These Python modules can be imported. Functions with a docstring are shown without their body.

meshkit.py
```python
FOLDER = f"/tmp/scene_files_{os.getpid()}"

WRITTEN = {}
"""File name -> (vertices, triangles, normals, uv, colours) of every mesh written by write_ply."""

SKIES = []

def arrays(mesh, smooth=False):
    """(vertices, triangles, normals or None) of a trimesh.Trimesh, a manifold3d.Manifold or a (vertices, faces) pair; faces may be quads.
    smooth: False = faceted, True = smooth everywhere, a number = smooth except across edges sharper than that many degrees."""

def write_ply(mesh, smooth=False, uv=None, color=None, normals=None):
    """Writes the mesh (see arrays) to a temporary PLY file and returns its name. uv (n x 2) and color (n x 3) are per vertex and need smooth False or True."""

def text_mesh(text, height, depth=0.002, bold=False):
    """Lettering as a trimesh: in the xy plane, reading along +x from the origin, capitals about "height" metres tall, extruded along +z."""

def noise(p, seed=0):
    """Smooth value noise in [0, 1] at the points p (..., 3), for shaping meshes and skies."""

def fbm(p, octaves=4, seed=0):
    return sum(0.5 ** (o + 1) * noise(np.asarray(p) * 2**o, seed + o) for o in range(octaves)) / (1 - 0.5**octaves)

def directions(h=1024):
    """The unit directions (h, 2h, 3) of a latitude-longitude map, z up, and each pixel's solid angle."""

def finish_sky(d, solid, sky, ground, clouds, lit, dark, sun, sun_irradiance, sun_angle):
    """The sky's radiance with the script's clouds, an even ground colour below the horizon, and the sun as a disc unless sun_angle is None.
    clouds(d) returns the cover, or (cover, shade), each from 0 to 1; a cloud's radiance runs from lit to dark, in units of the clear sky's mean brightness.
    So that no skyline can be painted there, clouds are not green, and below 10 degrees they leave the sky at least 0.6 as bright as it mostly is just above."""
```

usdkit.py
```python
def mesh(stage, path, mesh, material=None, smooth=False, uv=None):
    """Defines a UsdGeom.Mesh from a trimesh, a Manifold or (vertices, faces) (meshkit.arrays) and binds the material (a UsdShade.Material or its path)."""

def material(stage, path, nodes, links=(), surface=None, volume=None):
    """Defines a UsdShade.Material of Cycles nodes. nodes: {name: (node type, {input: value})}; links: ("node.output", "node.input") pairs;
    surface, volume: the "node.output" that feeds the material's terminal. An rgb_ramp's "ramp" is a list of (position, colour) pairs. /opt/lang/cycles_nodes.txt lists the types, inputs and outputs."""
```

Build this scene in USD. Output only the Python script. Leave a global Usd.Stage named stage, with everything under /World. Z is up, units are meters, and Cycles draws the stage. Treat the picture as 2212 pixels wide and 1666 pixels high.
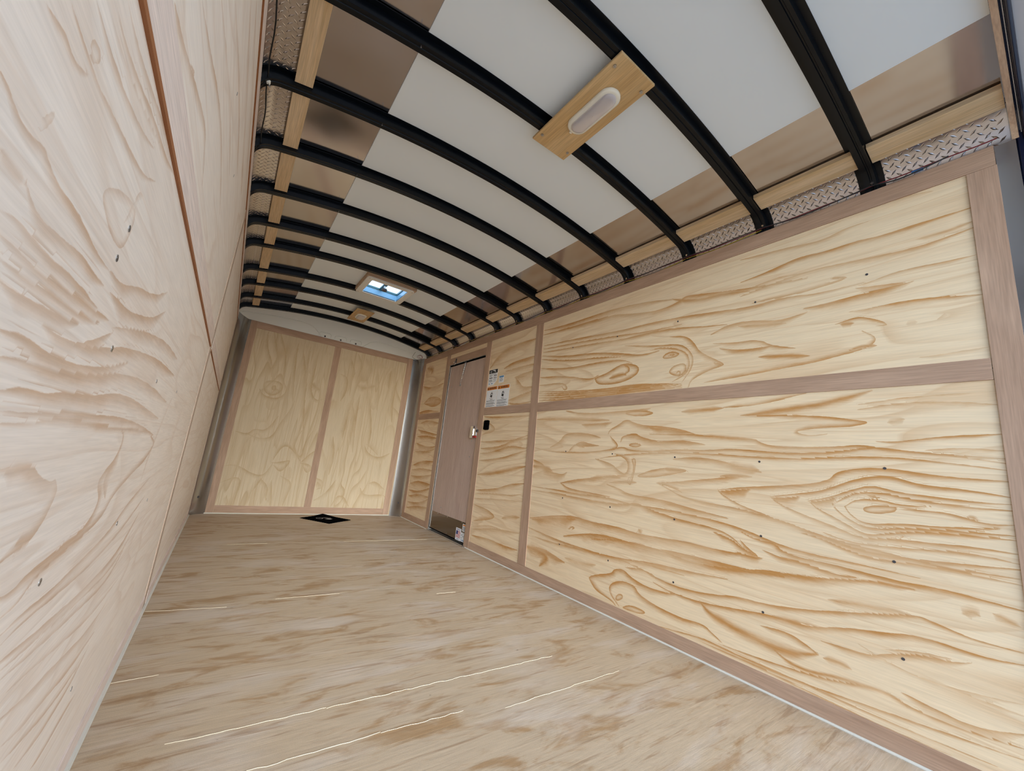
import math, random
import numpy as np, trimesh, usdkit, meshkit
import shapely.geometry as sg
from pxr import Usd, UsdGeom, UsdLux, UsdShade, Gf, Sdf, Vt

stage = Usd.Stage.CreateInMemory()
UsdGeom.Xform.Define(stage, '/World')

# ---------------------------------------------------------------- camera, sky, exposure
cam = UsdGeom.Camera.Define(stage, '/World/camera')
cam.CreateHorizontalApertureAttr(36.0)
cam.CreateFocalLengthAttr(36.0 * 849.85 / 2212)
cam.CreateClippingRangeAttr((0.02, 500.0))
cam.CreateExposureAttr(-0.78)
CR = ((0.8060382127812009, -0.5829148738357277, 0.10253121182140254),      # right
      (-0.19522670206158438, -0.09831344215641735, 0.9758181192689109),    # up
      (-0.5587386995176233, -0.8065635232971957, -0.1930449396097203))     # back
CP = (0.1474, 0.1547, 0.7804)
cam.AddTransformOp().Set(Gf.Matrix4d(*CR[0], 0, *CR[1], 0, *CR[2], 0, *CP, 1))

sky = UsdLux.DomeLight.Define(stage, '/World/sky')
m_sky = usdkit.material(stage, '/World/Looks/sky', {
    'h': ('hsv', {'saturation': 0.95}),
    't': ('texture_coordinate', {}), 'n': ('noise_texture', {'scale': 2.2, 'detail': 5.0, 'roughness': 0.55}), 'cr': ('map_range', {'range_type': 'smoothstep', 'from_min': 0.42, 'from_max': 0.60, 'to_max': 0.85, 'clamp': True}),
    'cm': ('mix_color', {'b': (2.2, 2.25, 2.3), 'use_clamp_result': False}), 's': ('sky_texture', {'sky_type': 'multiple_scattering', 'sun_disc': False, 'sun_elevation': 0.45, 'sun_rotation': math.pi, 'aerosol_density': 2.0}),
    'b': ('background_shader', {'strength': 0.5})}, [('s.color', 'h.color'), ('h.color', 'cm.a'), ('t.generated', 'n.vector'), ('n.fac', 'cr.value'), ('cr.result', 'cm.fac'), ('cm.result', 'b.color')], surface='b.background')
UsdShade.MaterialBindingAPI.Apply(sky.GetPrim()).Bind(m_sky)

# ---------------------------------------------------------------- helpers
rng = random.Random(7)
W, L = 2.055, 5.095            # inner width (trim faces), front wall
used = {}


def numbered(parent, name):
    k = (parent, name)
    used[k] = used.get(k, -1) + 1
    return name if used[k] == 0 else '%s_%03d' % (name, used[k])


def tag(p, label=None, cat=None, group=None, kind=None):
    for k, v in (('label', label), ('category', cat), ('group', group), ('kind', kind)):
        if v:
            p.SetCustomDataByKey(k, v)


def obj(name, mesh, mat, parent=None, label=None, cat=None, group=None, kind=None, smooth=False):
    base = str(parent.GetPath()) if parent else '/World'
    m = usdkit.mesh(stage, base + '/' + numbered(base, name), mesh, mat, smooth=smooth)
    tag(m.GetPrim(), label, cat, group, kind)
    return m.GetPrim()


def thing(name, label, cat, group=None, kind=None, loc=None):
    x = UsdGeom.Xform.Define(stage, '/World/' + numbered('/World', name))
    if loc is not None:
        x.AddTranslateOp().Set(Gf.Vec3d(*map(float, loc)))
    tag(x.GetPrim(), label, cat, group, kind)
    return x.GetPrim()


cat_ = trimesh.util.concatenate


def box(x0, x1, y0, y1, z0, z1, ch=0.0):
    lo, hi = np.minimum((x0, y0, z0), (x1, y1, z1)), np.maximum((x0, y0, z0), (x1, y1, z1))
    if ch <= 0:
        m = trimesh.creation.box(hi - lo)
    else:
        e = (hi - lo) / 2
        p = [[sx * (e[0] - (a != 0) * ch), sy * (e[1] - (a != 1) * ch), sz * (e[2] - (a != 2) * ch)]
             for sx in (-1, 1) for sy in (-1, 1) for sz in (-1, 1) for a in range(3)]
        m = trimesh.convex.convex_hull(np.array(p))
    m.apply_translation((lo + hi) / 2)
    return m


def tube(pts, r, n=8):
    p = np.asarray(pts, float)
    t = np.gradient(p, axis=0)
    t /= np.linalg.norm(t, axis=1, keepdims=True) + 1e-12
    ref = np.array([0.123, 0.31, 0.94])
    a = np.cross(t, ref); a /= np.linalg.norm(a, axis=1, keepdims=True)
    b = np.cross(t, a)
    th = np.arange(n) * 2 * np.pi / n
    v = p[:, None] + r * (np.cos(th)[None, :, None] * a[:, None] + np.sin(th)[None, :, None] * b[:, None])
    k = len(p)
    i, j = np.meshgrid(np.arange(k - 1), np.arange(n), indexing='ij')
    q = np.stack([i * n + j, i * n + (j + 1) % n, (i + 1) * n + (j + 1) % n, (i + 1) * n + j], -1).reshape(-1, 4)
    f = np.vstack([q[:, [0, 1, 2]], q[:, [0, 2, 3]]])
    vv = np.vstack([v.reshape(-1, 3), p[:1], p[-1:]])
    c0, c1 = k * n, k * n + 1
    caps = [[c0, (s + 1) % n, s] for s in range(n)] + [[c1, (k - 1) * n + s, (k - 1) * n + (s + 1) % n] for s in range(n)]
    return trimesh.Trimesh(vv, np.vstack([f, caps]), process=False)


def extr(poly, h):
    ps = getattr(poly, 'geoms', [poly])
    return cat_([trimesh.creation.extrude_polygon(g, h, engine='earcut') for g in ps])


def frame3(mesh, o, u, v, w):
    """places a mesh built in (u, v, w) axes at o"""
    M = np.eye(4); M[:3, 0], M[:3, 1], M[:3, 2], M[:3, 3] = u, v, w, o
    mesh = mesh.copy(); mesh.apply_transform(M)
    if np.linalg.det(M[:3, :3]) < 0:
        mesh.invert()
    return mesh


def rrect(w, h, r):
    return sg.box(-w / 2 + r, -h / 2 + r, w / 2 - r, h / 2 - r).buffer(r, 6)


# ---------------------------------------------------------------- materials
def lin(r, g, b):
    f = lambda c: c / 12.92 if c <= 0.04045 else ((c + 0.055) / 1.055) ** 2.4
    return tuple(f(x / 255) for x in (r, g, b))


def mat(name, nodes, links, surface='p.BSDF'):
    return usdkit.material(stage, '/World/Looks/' + name, nodes, links, surface=surface)


def plain(name, col, rough=0.5, **kw):
    return mat(name, {'p': ('principled_bsdf', {'base_color': col, 'roughness': rough, **kw})}, [])


def ply(name, along, cream, tan, pale=None, rings=7.0, contour=0.5, stroke=1.0, rough=0.55, seed=0.0, low=0.55, spec=0.3, fine_lines=0.3):
    """rotary-cut plywood: contour bands of a stretched noise, hand-laid grain bands from the mesh's 'grain' values, and fine fibre"""
    sc = [2.6, 2.6, 2.6]; sc[along] = low
    fb = [230, 230, 230]; fb[along] = 9
    jg = [60, 60, 60]; jg[along] = 14
    bl = [3.0, 3.0, 3.0]; bl[along] = 1.0
    ll = [9.0, 9.0, 9.0]; ll[along] = 2.2
    pg = [11.0, 11.0, 11.0]; pg[along] = 0.45
    pale = pale or tuple(min(1, c * 1.12) for c in cream)
    n = {
        't': ('texture_coordinate', {}),
        'm': ('mapping', {'scale': sc, 'location': (seed, seed * 1.7, seed * 0.6)}),
        'n1': ('noise_texture', {'scale': 1.0, 'detail': 2.0, 'roughness': 0.42, 'distortion': 0.35}),
        'k': ('math', {'math_type': 'multiply', 'value2': rings}),
        'fr': ('math', {'math_type': 'fraction'}),
        'r1': ('rgb_ramp', {'ramp': [(0.0, (1, 1, 1)), (0.10, (0.75,) * 3), (0.34, (0.12,) * 3), (0.6, (0, 0, 0)), (0.93, (0, 0, 0)), (1.0, (0.85,) * 3)]}),
        'mb': ('mapping', {'scale': bl, 'location': (seed + 3, 1, 2)}),
        'nb': ('noise_texture', {'scale': 1.0, 'detail': 1.0}),
        'wb': ('map_range', {'range_type': 'smoothstep', 'from_min': 0.38, 'from_max': 0.62, 'to_min': 0.25, 'to_max': 1.0, 'clamp': True}),
        'c1': ('math', {'math_type': 'multiply'}),
        'c2': ('math', {'math_type': 'multiply', 'value2': contour}),
        'mj': ('mapping', {'scale': jg}), 'nj': ('noise_texture', {'scale': 1.0, 'detail': 5.0, 'roughness': 0.68}),
        'a': ('attribute', {'attribute': 'grain'}),
        'j1': ('math', {'math_type': 'multiply_add', 'value2': 0.7, 'value3': -0.35}),
        'j2': ('math', {'math_type': 'add'}),
        'j3': ('rgb_ramp', {'ramp': [(0.0, (0, 0, 0)), (0.05, (0.13,) * 3), (0.38, (0.42,) * 3), (0.65, (0.78,) * 3), (0.88, (1, 1, 1))]}),
        'ml': ('mapping', {'scale': ll, 'location': (seed + 5, 3, 1)}), 'nl': ('noise_texture', {'scale': 1.0, 'detail': 2.0}),
        'l1': ('map_range', {'from_min': 0.36, 'from_max': 0.58, 'to_min': 0.58 * stroke, 'to_max': stroke, 'clamp': True}),
        'l2': ('math', {'math_type': 'multiply'}), 'l3': ('math', {'math_type': 'multiply'}),
        'ae': ('attribute', {'attribute': 'edge'}), 'je': ('math', {'math_type': 'multiply_add', 'value2': 1.0, 'value3': -0.5}), 'ea': ('math', {'math_type': 'add'}),
        'es': ('map_range', {'range_type': 'smoothstep', 'from_min': -0.14, 'from_max': 0.10, 'clamp': True}),
        'mg': ('mapping', {'scale': pg, 'location': (1, seed, 2)}), 'ng': ('noise_texture', {'scale': 1.0, 'detail': 2.0, 'roughness': 0.5, 'distortion': 0.2}),
        'kg': ('math', {'math_type': 'multiply', 'value2': 5.0}), 'fg': ('math', {'math_type': 'fraction'}),
        'rg': ('rgb_ramp', {'ramp': [(0.0, (0.9,) * 3), (0.10, (0.45,) * 3), (0.4, (0.05,) * 3), (0.95, (0, 0, 0)), (1.0, (0.9,) * 3)]}),
        'wg': ('math', {'math_type': 'multiply', 'value2': fine_lines}), 'm0': ('math', {'math_type': 'maximum'}),
        'mx': ('math', {'math_type': 'maximum', 'use_clamp': True}),
        'mf': ('mapping', {'scale': fb}), 'nf': ('noise_texture', {'scale': 1.0, 'detail': 2.0, 'roughness': 0.6}),
        'f1': ('map_range', {'from_min': 0.3, 'from_max': 0.7, 'to_min': 0.93, 'to_max': 1.05, 'clamp': True}),
        'cp': ('mix_color', {'a': cream, 'b': pale}),
        'cc': ('mix_color', {'b': tan}),
        'cf': ('mix_color', {'blend_type': 'multiply', 'fac': 1.0}),
        'p': ('principled_bsdf', {'roughness': rough, 'specular_ior_level': spec}),
        'bu': ('bump', {'strength': 0.12, 'distance': 0.002}),
    }
    l = [('t.object', 'm.vector'), ('m.vector', 'n1.vector'), ('n1.fac', 'k.value1'), ('k.value', 'fr.value1'), ('fr.value', 'r1.fac'),
         ('t.object', 'mb.vector'), ('mb.vector', 'nb.vector'), ('nb.fac', 'wb.value'), ('r1.color', 'c1.value1'), ('wb.result', 'c1.value2'), ('c1.value', 'c2.value1'),
         ('t.object', 'mj.vector'), ('mj.vector', 'nj.vector'), ('nj.fac', 'j1.value1'), ('j1.value', 'j2.value1'), ('a.fac', 'j2.value2'), ('j2.value', 'j3.fac'), ('t.object', 'ml.vector'), ('ml.vector', 'nl.vector'), ('nl.fac', 'l1.value'), ('j3.color', 'l2.value1'), ('l1.result', 'l2.value2'), ('nj.fac', 'je.value1'), ('je.value', 'ea.value1'), ('ae.fac', 'ea.value2'), ('ea.value', 'es.value'), ('l2.value', 'l3.value1'), ('es.result', 'l3.value2'),
         ('t.object', 'mg.vector'), ('mg.vector', 'ng.vector'), ('ng.fac', 'kg.value1'), ('kg.value', 'fg.value1'), ('fg.value', 'rg.fac'), ('rg.color', 'wg.value1'), ('c2.value', 'm0.value1'), ('wg.value', 'm0.value2'),
         ('m0.value', 'mx.value1'), ('l3.value', 'mx.value2'),
         ('t.object', 'mf.vector'), ('mf.vector', 'nf.vector'), ('nf.fac', 'f1.value'),
         ('nb.fac', 'cp.fac'), ('cp.result', 'cc.a'), ('mx.value', 'cc.fac'), ('cc.result', 'cf.a'), ('f1.result', 'cf.b'), ('cf.result', 'p.base_color'),
         ('nf.fac', 'bu.height'), ('bu.normal', 'p.normal')]
    return mat(name, n, l)


def timber(name, along, c0, c1, rough=0.6, across=34.0, k=1.0, fine=260.0, spec=0.3):
    """solid timber or luan strip: straight streaks along one axis"""
    sc = [across] * 3; sc[along] = 1.6
    fb = [fine] * 3; fb[along] = 10
    n = {'t': ('texture_coordinate', {}), 'oi': ('object_info', {}), 'ad': ('vector_math', {'math_type': 'multiply_add', 'vector2': (1, 1, 1)}),
         'm': ('mapping', {'scale': sc}), 'n1': ('noise_texture', {'scale': 1.0, 'detail': 3.0, 'roughness': 0.55, 'distortion': 0.6}),
         'r': ('map_range', {'from_min': 0.3, 'from_max': 0.72, 'to_min': 0.0, 'to_max': k, 'clamp': True}),
         'mf': ('mapping', {'scale': fb}), 'nf': ('noise_texture', {'scale': 1.0, 'detail': 2.0}),
         'f1': ('map_range', {'from_min': 0.3, 'from_max': 0.7, 'to_min': 0.85, 'to_max': 1.1, 'clamp': True}),
         'c': ('mix_color', {'a': c0, 'b': c1}), 'cf': ('mix_color', {'blend_type': 'multiply', 'fac': 1.0}),
         'p': ('principled_bsdf', {'roughness': rough, 'specular_ior_level': spec})}
    l = [('t.object', 'm.vector'), ('m.vector', 'n1.vector'), ('n1.fac', 'r.value'), ('r.result', 'c.fac'), ('t.object', 'mf.vector'), ('mf.vector', 'nf.vector'), ('nf.fac', 'f1.value'),
         ('c.result', 'cf.a'), ('f1.result', 'cf.b'), ('cf.result', 'p.base_color')]
    del n['oi'], n['ad']
    return mat(name, n, l)


CREAM, TAN = (0.75, 0.605, 0.42), (0.50, 0.25, 0.08)
M_PLY_R = ply('plywood_right', 1, CREAM, TAN, rings=11, contour=0.38, seed=4.0, fine_lines=0.32)
M_PLY_L = ply('plywood_left', 1, (0.79, 0.705, 0.63), (0.60, 0.415, 0.285), rings=11, contour=0.35, seed=11.0, rough=0.5, spec=0.4, fine_lines=0.3)
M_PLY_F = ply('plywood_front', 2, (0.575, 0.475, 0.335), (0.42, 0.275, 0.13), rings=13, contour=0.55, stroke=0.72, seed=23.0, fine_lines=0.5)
def floor_material():
    mp = lambda sx, sy, o: ('mapping', {'scale': (sx, sy, 1.0), 'location': (o, o * 0.7, 0)})
    ns = lambda d, r=0.5, di=0.0: ('noise_texture', {'scale': 1.0, 'detail': d, 'roughness': r, 'distortion': di})
    n = {'t': ('texture_coordinate', {}),
         'm1': mp(3.6, 10.0, 2.0), 'n1': ns(5.0, 0.62, 0.7), 'r1': ('map_range', {'range_type': 'smoothstep', 'from_min': 0.49, 'from_max': 0.66, 'clamp': True}),
         'm2': mp(2.0, 6.0, 9.0), 'n2': ns(3.0, 0.55, 0.4), 'r2': ('map_range', {'range_type': 'smoothstep', 'from_min': 0.48, 'from_max': 0.70, 'to_max': 0.75, 'clamp': True}),
         'm3': mp(7.0, 120.0, 4.0), 'n3': ns(4.0, 0.65, 0.4), 'r3': ('map_range', {'from_min': 0.28, 'from_max': 0.72, 'to_min': 0.84, 'to_max': 1.10, 'clamp': True}),
         'm4': mp(3.2, 34.0, 14.0), 'n4': ns(3.0, 0.6, 0.8), 'r4': ('map_range', {'range_type': 'smoothstep', 'from_min': 0.56, 'from_max': 0.70, 'to_max': 0.6, 'clamp': True}),
         'm5': mp(26.0, 60.0, 5.0), 'n5': ns(2.0), 'r5': ('map_range', {'range_type': 'smoothstep', 'from_min': 0.74, 'from_max': 0.80, 'to_max': 0.55, 'clamp': True}),
         'm6': mp(420.0, 420.0, 5.0), 'n6': ns(2.0), 'r6': ('map_range', {'from_min': 0.3, 'from_max': 0.7, 'to_min': 0.92, 'to_max': 1.06, 'clamp': True}),
         'a': ('mix_color', {'a': (0.515, 0.40, 0.28), 'b': (0.385, 0.245, 0.13)}), 'b': ('mix_color', {'b': (0.585, 0.495, 0.41)}),
         'c': ('mix_color', {'b': (0.31, 0.19, 0.105)}), 'd': ('mix_color', {'b': (0.10, 0.07, 0.05)}),
         'e': ('mix_color', {'blend_type': 'multiply', 'fac': 1.0}), 'f': ('mix_color', {'blend_type': 'multiply', 'fac': 1.0}),
         'bu': ('bump', {'strength': 0.25, 'distance': 0.002}), 'p': ('principled_bsdf', {'roughness': 0.5, 'specular_ior_level': 0.35})}
    l = [(f't.object', f'm{k}.vector') for k in range(1, 7)] + [(f'm{k}.vector', f'n{k}.vector') for k in range(1, 7)] + [(f'n{k}.fac', f'r{k}.value') for k in range(1, 7)]
    l += [('r1.result', 'a.fac'), ('a.result', 'b.a'), ('r2.result', 'b.fac'), ('b.result', 'c.a'), ('r4.result', 'c.fac'), ('c.result', 'd.a'), ('r5.result', 'd.fac'),
          ('d.result', 'e.a'), ('r3.result', 'e.b'), ('e.result', 'f.a'), ('r6.result', 'f.b'), ('f.result', 'p.base_color'), ('n3.fac', 'bu.height'), ('bu.normal', 'p.normal')]
    return mat('plywood_floor', n, l)


M_FLOOR = floor_material()
M_SPLINTER = plain('bare_splinter', (0.66, 0.57, 0.42), 0.8)
M_LUAN_Y = timber('luan_lengthwise', 1, (0.475, 0.325, 0.235), (0.375, 0.24, 0.165), across=16)
M_LUAN_Z = timber('luan_upright', 2, (0.475, 0.325, 0.235), (0.375, 0.24, 0.165), across=16)
M_LUAN_X = timber('luan_crosswise', 0, (0.475, 0.325, 0.235), (0.375, 0.24, 0.165), across=16)
M_LUAN_EDGE = plain('luan_edge', (0.30, 0.115, 0.04), 0.7)
M_DOORLUAN = timber('door_luan', 2, (0.53, 0.405, 0.345), (0.47, 0.345, 0.29), across=12)
M_PALE_Y = timber('pale_luan_lengthwise', 1, (0.78, 0.67, 0.61), (0.72, 0.59, 0.53), across=16)
M_PALE_Z = timber('pale_luan_upright', 2, (0.55, 0.43, 0.35), (0.48, 0.36, 0.28), across=16)
M_PINE_Y = timber('pine_lengthwise', 1, (0.76, 0.59, 0.385), (0.62, 0.43, 0.23), across=34)
M_PINE_X = timber('pine_crosswise', 0, (0.60, 0.42, 0.28), (0.45, 0.27, 0.16), across=40)
M_BOARD = timber('lamp_board_ply', 1, (0.68, 0.48, 0.25), (0.55, 0.34, 0.14), across=18, rough=0.5)
M_BLACK = plain('black_paint', (0.0028, 0.0042, 0.0062), 0.24, specular_ior_level=0.22)
M_HOOP = plain('hoop_paint', (0.002, 0.005, 0.022), 0.15, specular_ior_level=0.6)
M_ROOF = plain('roof_skin', (0.51, 0.48, 0.49), 0.12, metallic=1.0)
M_LINER = plain('white_liner', (0.80, 0.86, 0.89), 0.5)
M_CAP = plain('nose_cap_white', (0.66, 0.68, 0.66), 0.45)
M_STEEL = plain('stainless', (0.44, 0.45, 0.47), 0.2, metallic=1.0)
M_PLATE = plain('tread_aluminium', (0.62, 0.595, 0.60), 0.20, metallic=1.0)
M_SCREW = plain('screw_steel', (0.45, 0.45, 0.46), 0.35, metallic=1.0)
M_SCREWD = plain('screw_dark', (0.10, 0.10, 0.11), 0.4, metallic=0.7)
M_ALU = plain('aluminium', (0.6, 0.6, 0.61), 0.3, metallic=1.0)
M_CHROME = plain('chrome', (0.8, 0.8, 0.82), 0.1, metallic=1.0)
M_GASKET = plain('rubber', (0.004, 0.004, 0.0045), 1.0, specular_ior_level=0.0)
M_KICK = plain('kick_plate_metal', (0.24, 0.21, 0.18), 0.14, metallic=1.0)
M_CAULK = plain('caulk', (0.66, 0.64, 0.58), 0.6)
M_WHITEP = plain('white_plastic', (0.80, 0.79, 0.74), 0.35)
M_IVORY = plain('ivory_plastic', (0.80, 0.77, 0.66), 0.35)
M_PAPER = plain('label_white', (0.78, 0.79, 0.82), 0.4)
M_INK = plain('ink_black', (0.02, 0.02, 0.022), 0.5)
M_GREY = plain('ink_grey', (0.26, 0.27, 0.29), 0.5)
M_ORANGE = plain('ink_orange', (0.62, 0.19, 0.02), 0.5)
M_BLUE = plain('ink_blue', (0.09, 0.24, 0.46), 0.5)
M_NAVY = plain('flag_blue', (0.02, 0.03, 0.16), 0.5)
M_RED = plain('flag_red', (0.42, 0.03, 0.04), 0.5)
M_REDP = plain('red_plastic', (0.35, 0.01, 0.01), 0.4)
M_WRED = plain('wire_red', (0.16, 0.012, 0.018), 0.45)
M_WBLK = plain('wire_black', (0.012, 0.014, 0.016), 0.45)
M_WYEL = plain('wire_yellow', (0.42, 0.30, 0.02), 0.45)
M_CONN = plain('connector_blue', (0.03, 0.14, 0.36), 0.4)
M_LENS = mat('lamp_lens', {'p': ('principled_bsdf', {'base_color': (0.62, 0.60, 0.64), 'roughness': 0.3, 'transmission_weight': 0.35, 'ior': 1.45})}, [])
M_LID = mat('vent_lid', {'a': ('translucent_bsdf', {'color': (0.95, 0.98, 0.98)}), 'b': ('transparent_bsdf', {'color': (0.85, 0.95, 0.97)}), 'm': ('mix_closure', {'fac': 0.3})},
            [('a.BSDF', 'm.closure1'), ('b.BSDF', 'm.closure2')], surface='m.closure')
M_WELL = plain('vent_well', (0.30, 0.56, 0.78), 0.25)
M_TEAL = plain('vent_rim_teal', (0.05, 0.15, 0.17), 0.3)
M_CANOPY = plain('canopy_grey', (0.50, 0.48, 0.48), 0.4)
M_GROUND = mat('gravel', {'t': ('texture_coordinate', {}), 'n': ('noise_texture', {'scale': 3.0, 'detail': 6.0}), 'r': ('rgb_ramp', {'ramp': [(0.3, (0.30, 0.29, 0.27)), (0.7, (0.46, 0.44, 0.42))]}),
                          'p': ('principled_bsdf', {'roughness': 0.9})}, [('t.object', 'n.vector'), ('n.fac', 'r.fac'), ('r.color', 'p.base_color')])

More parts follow.
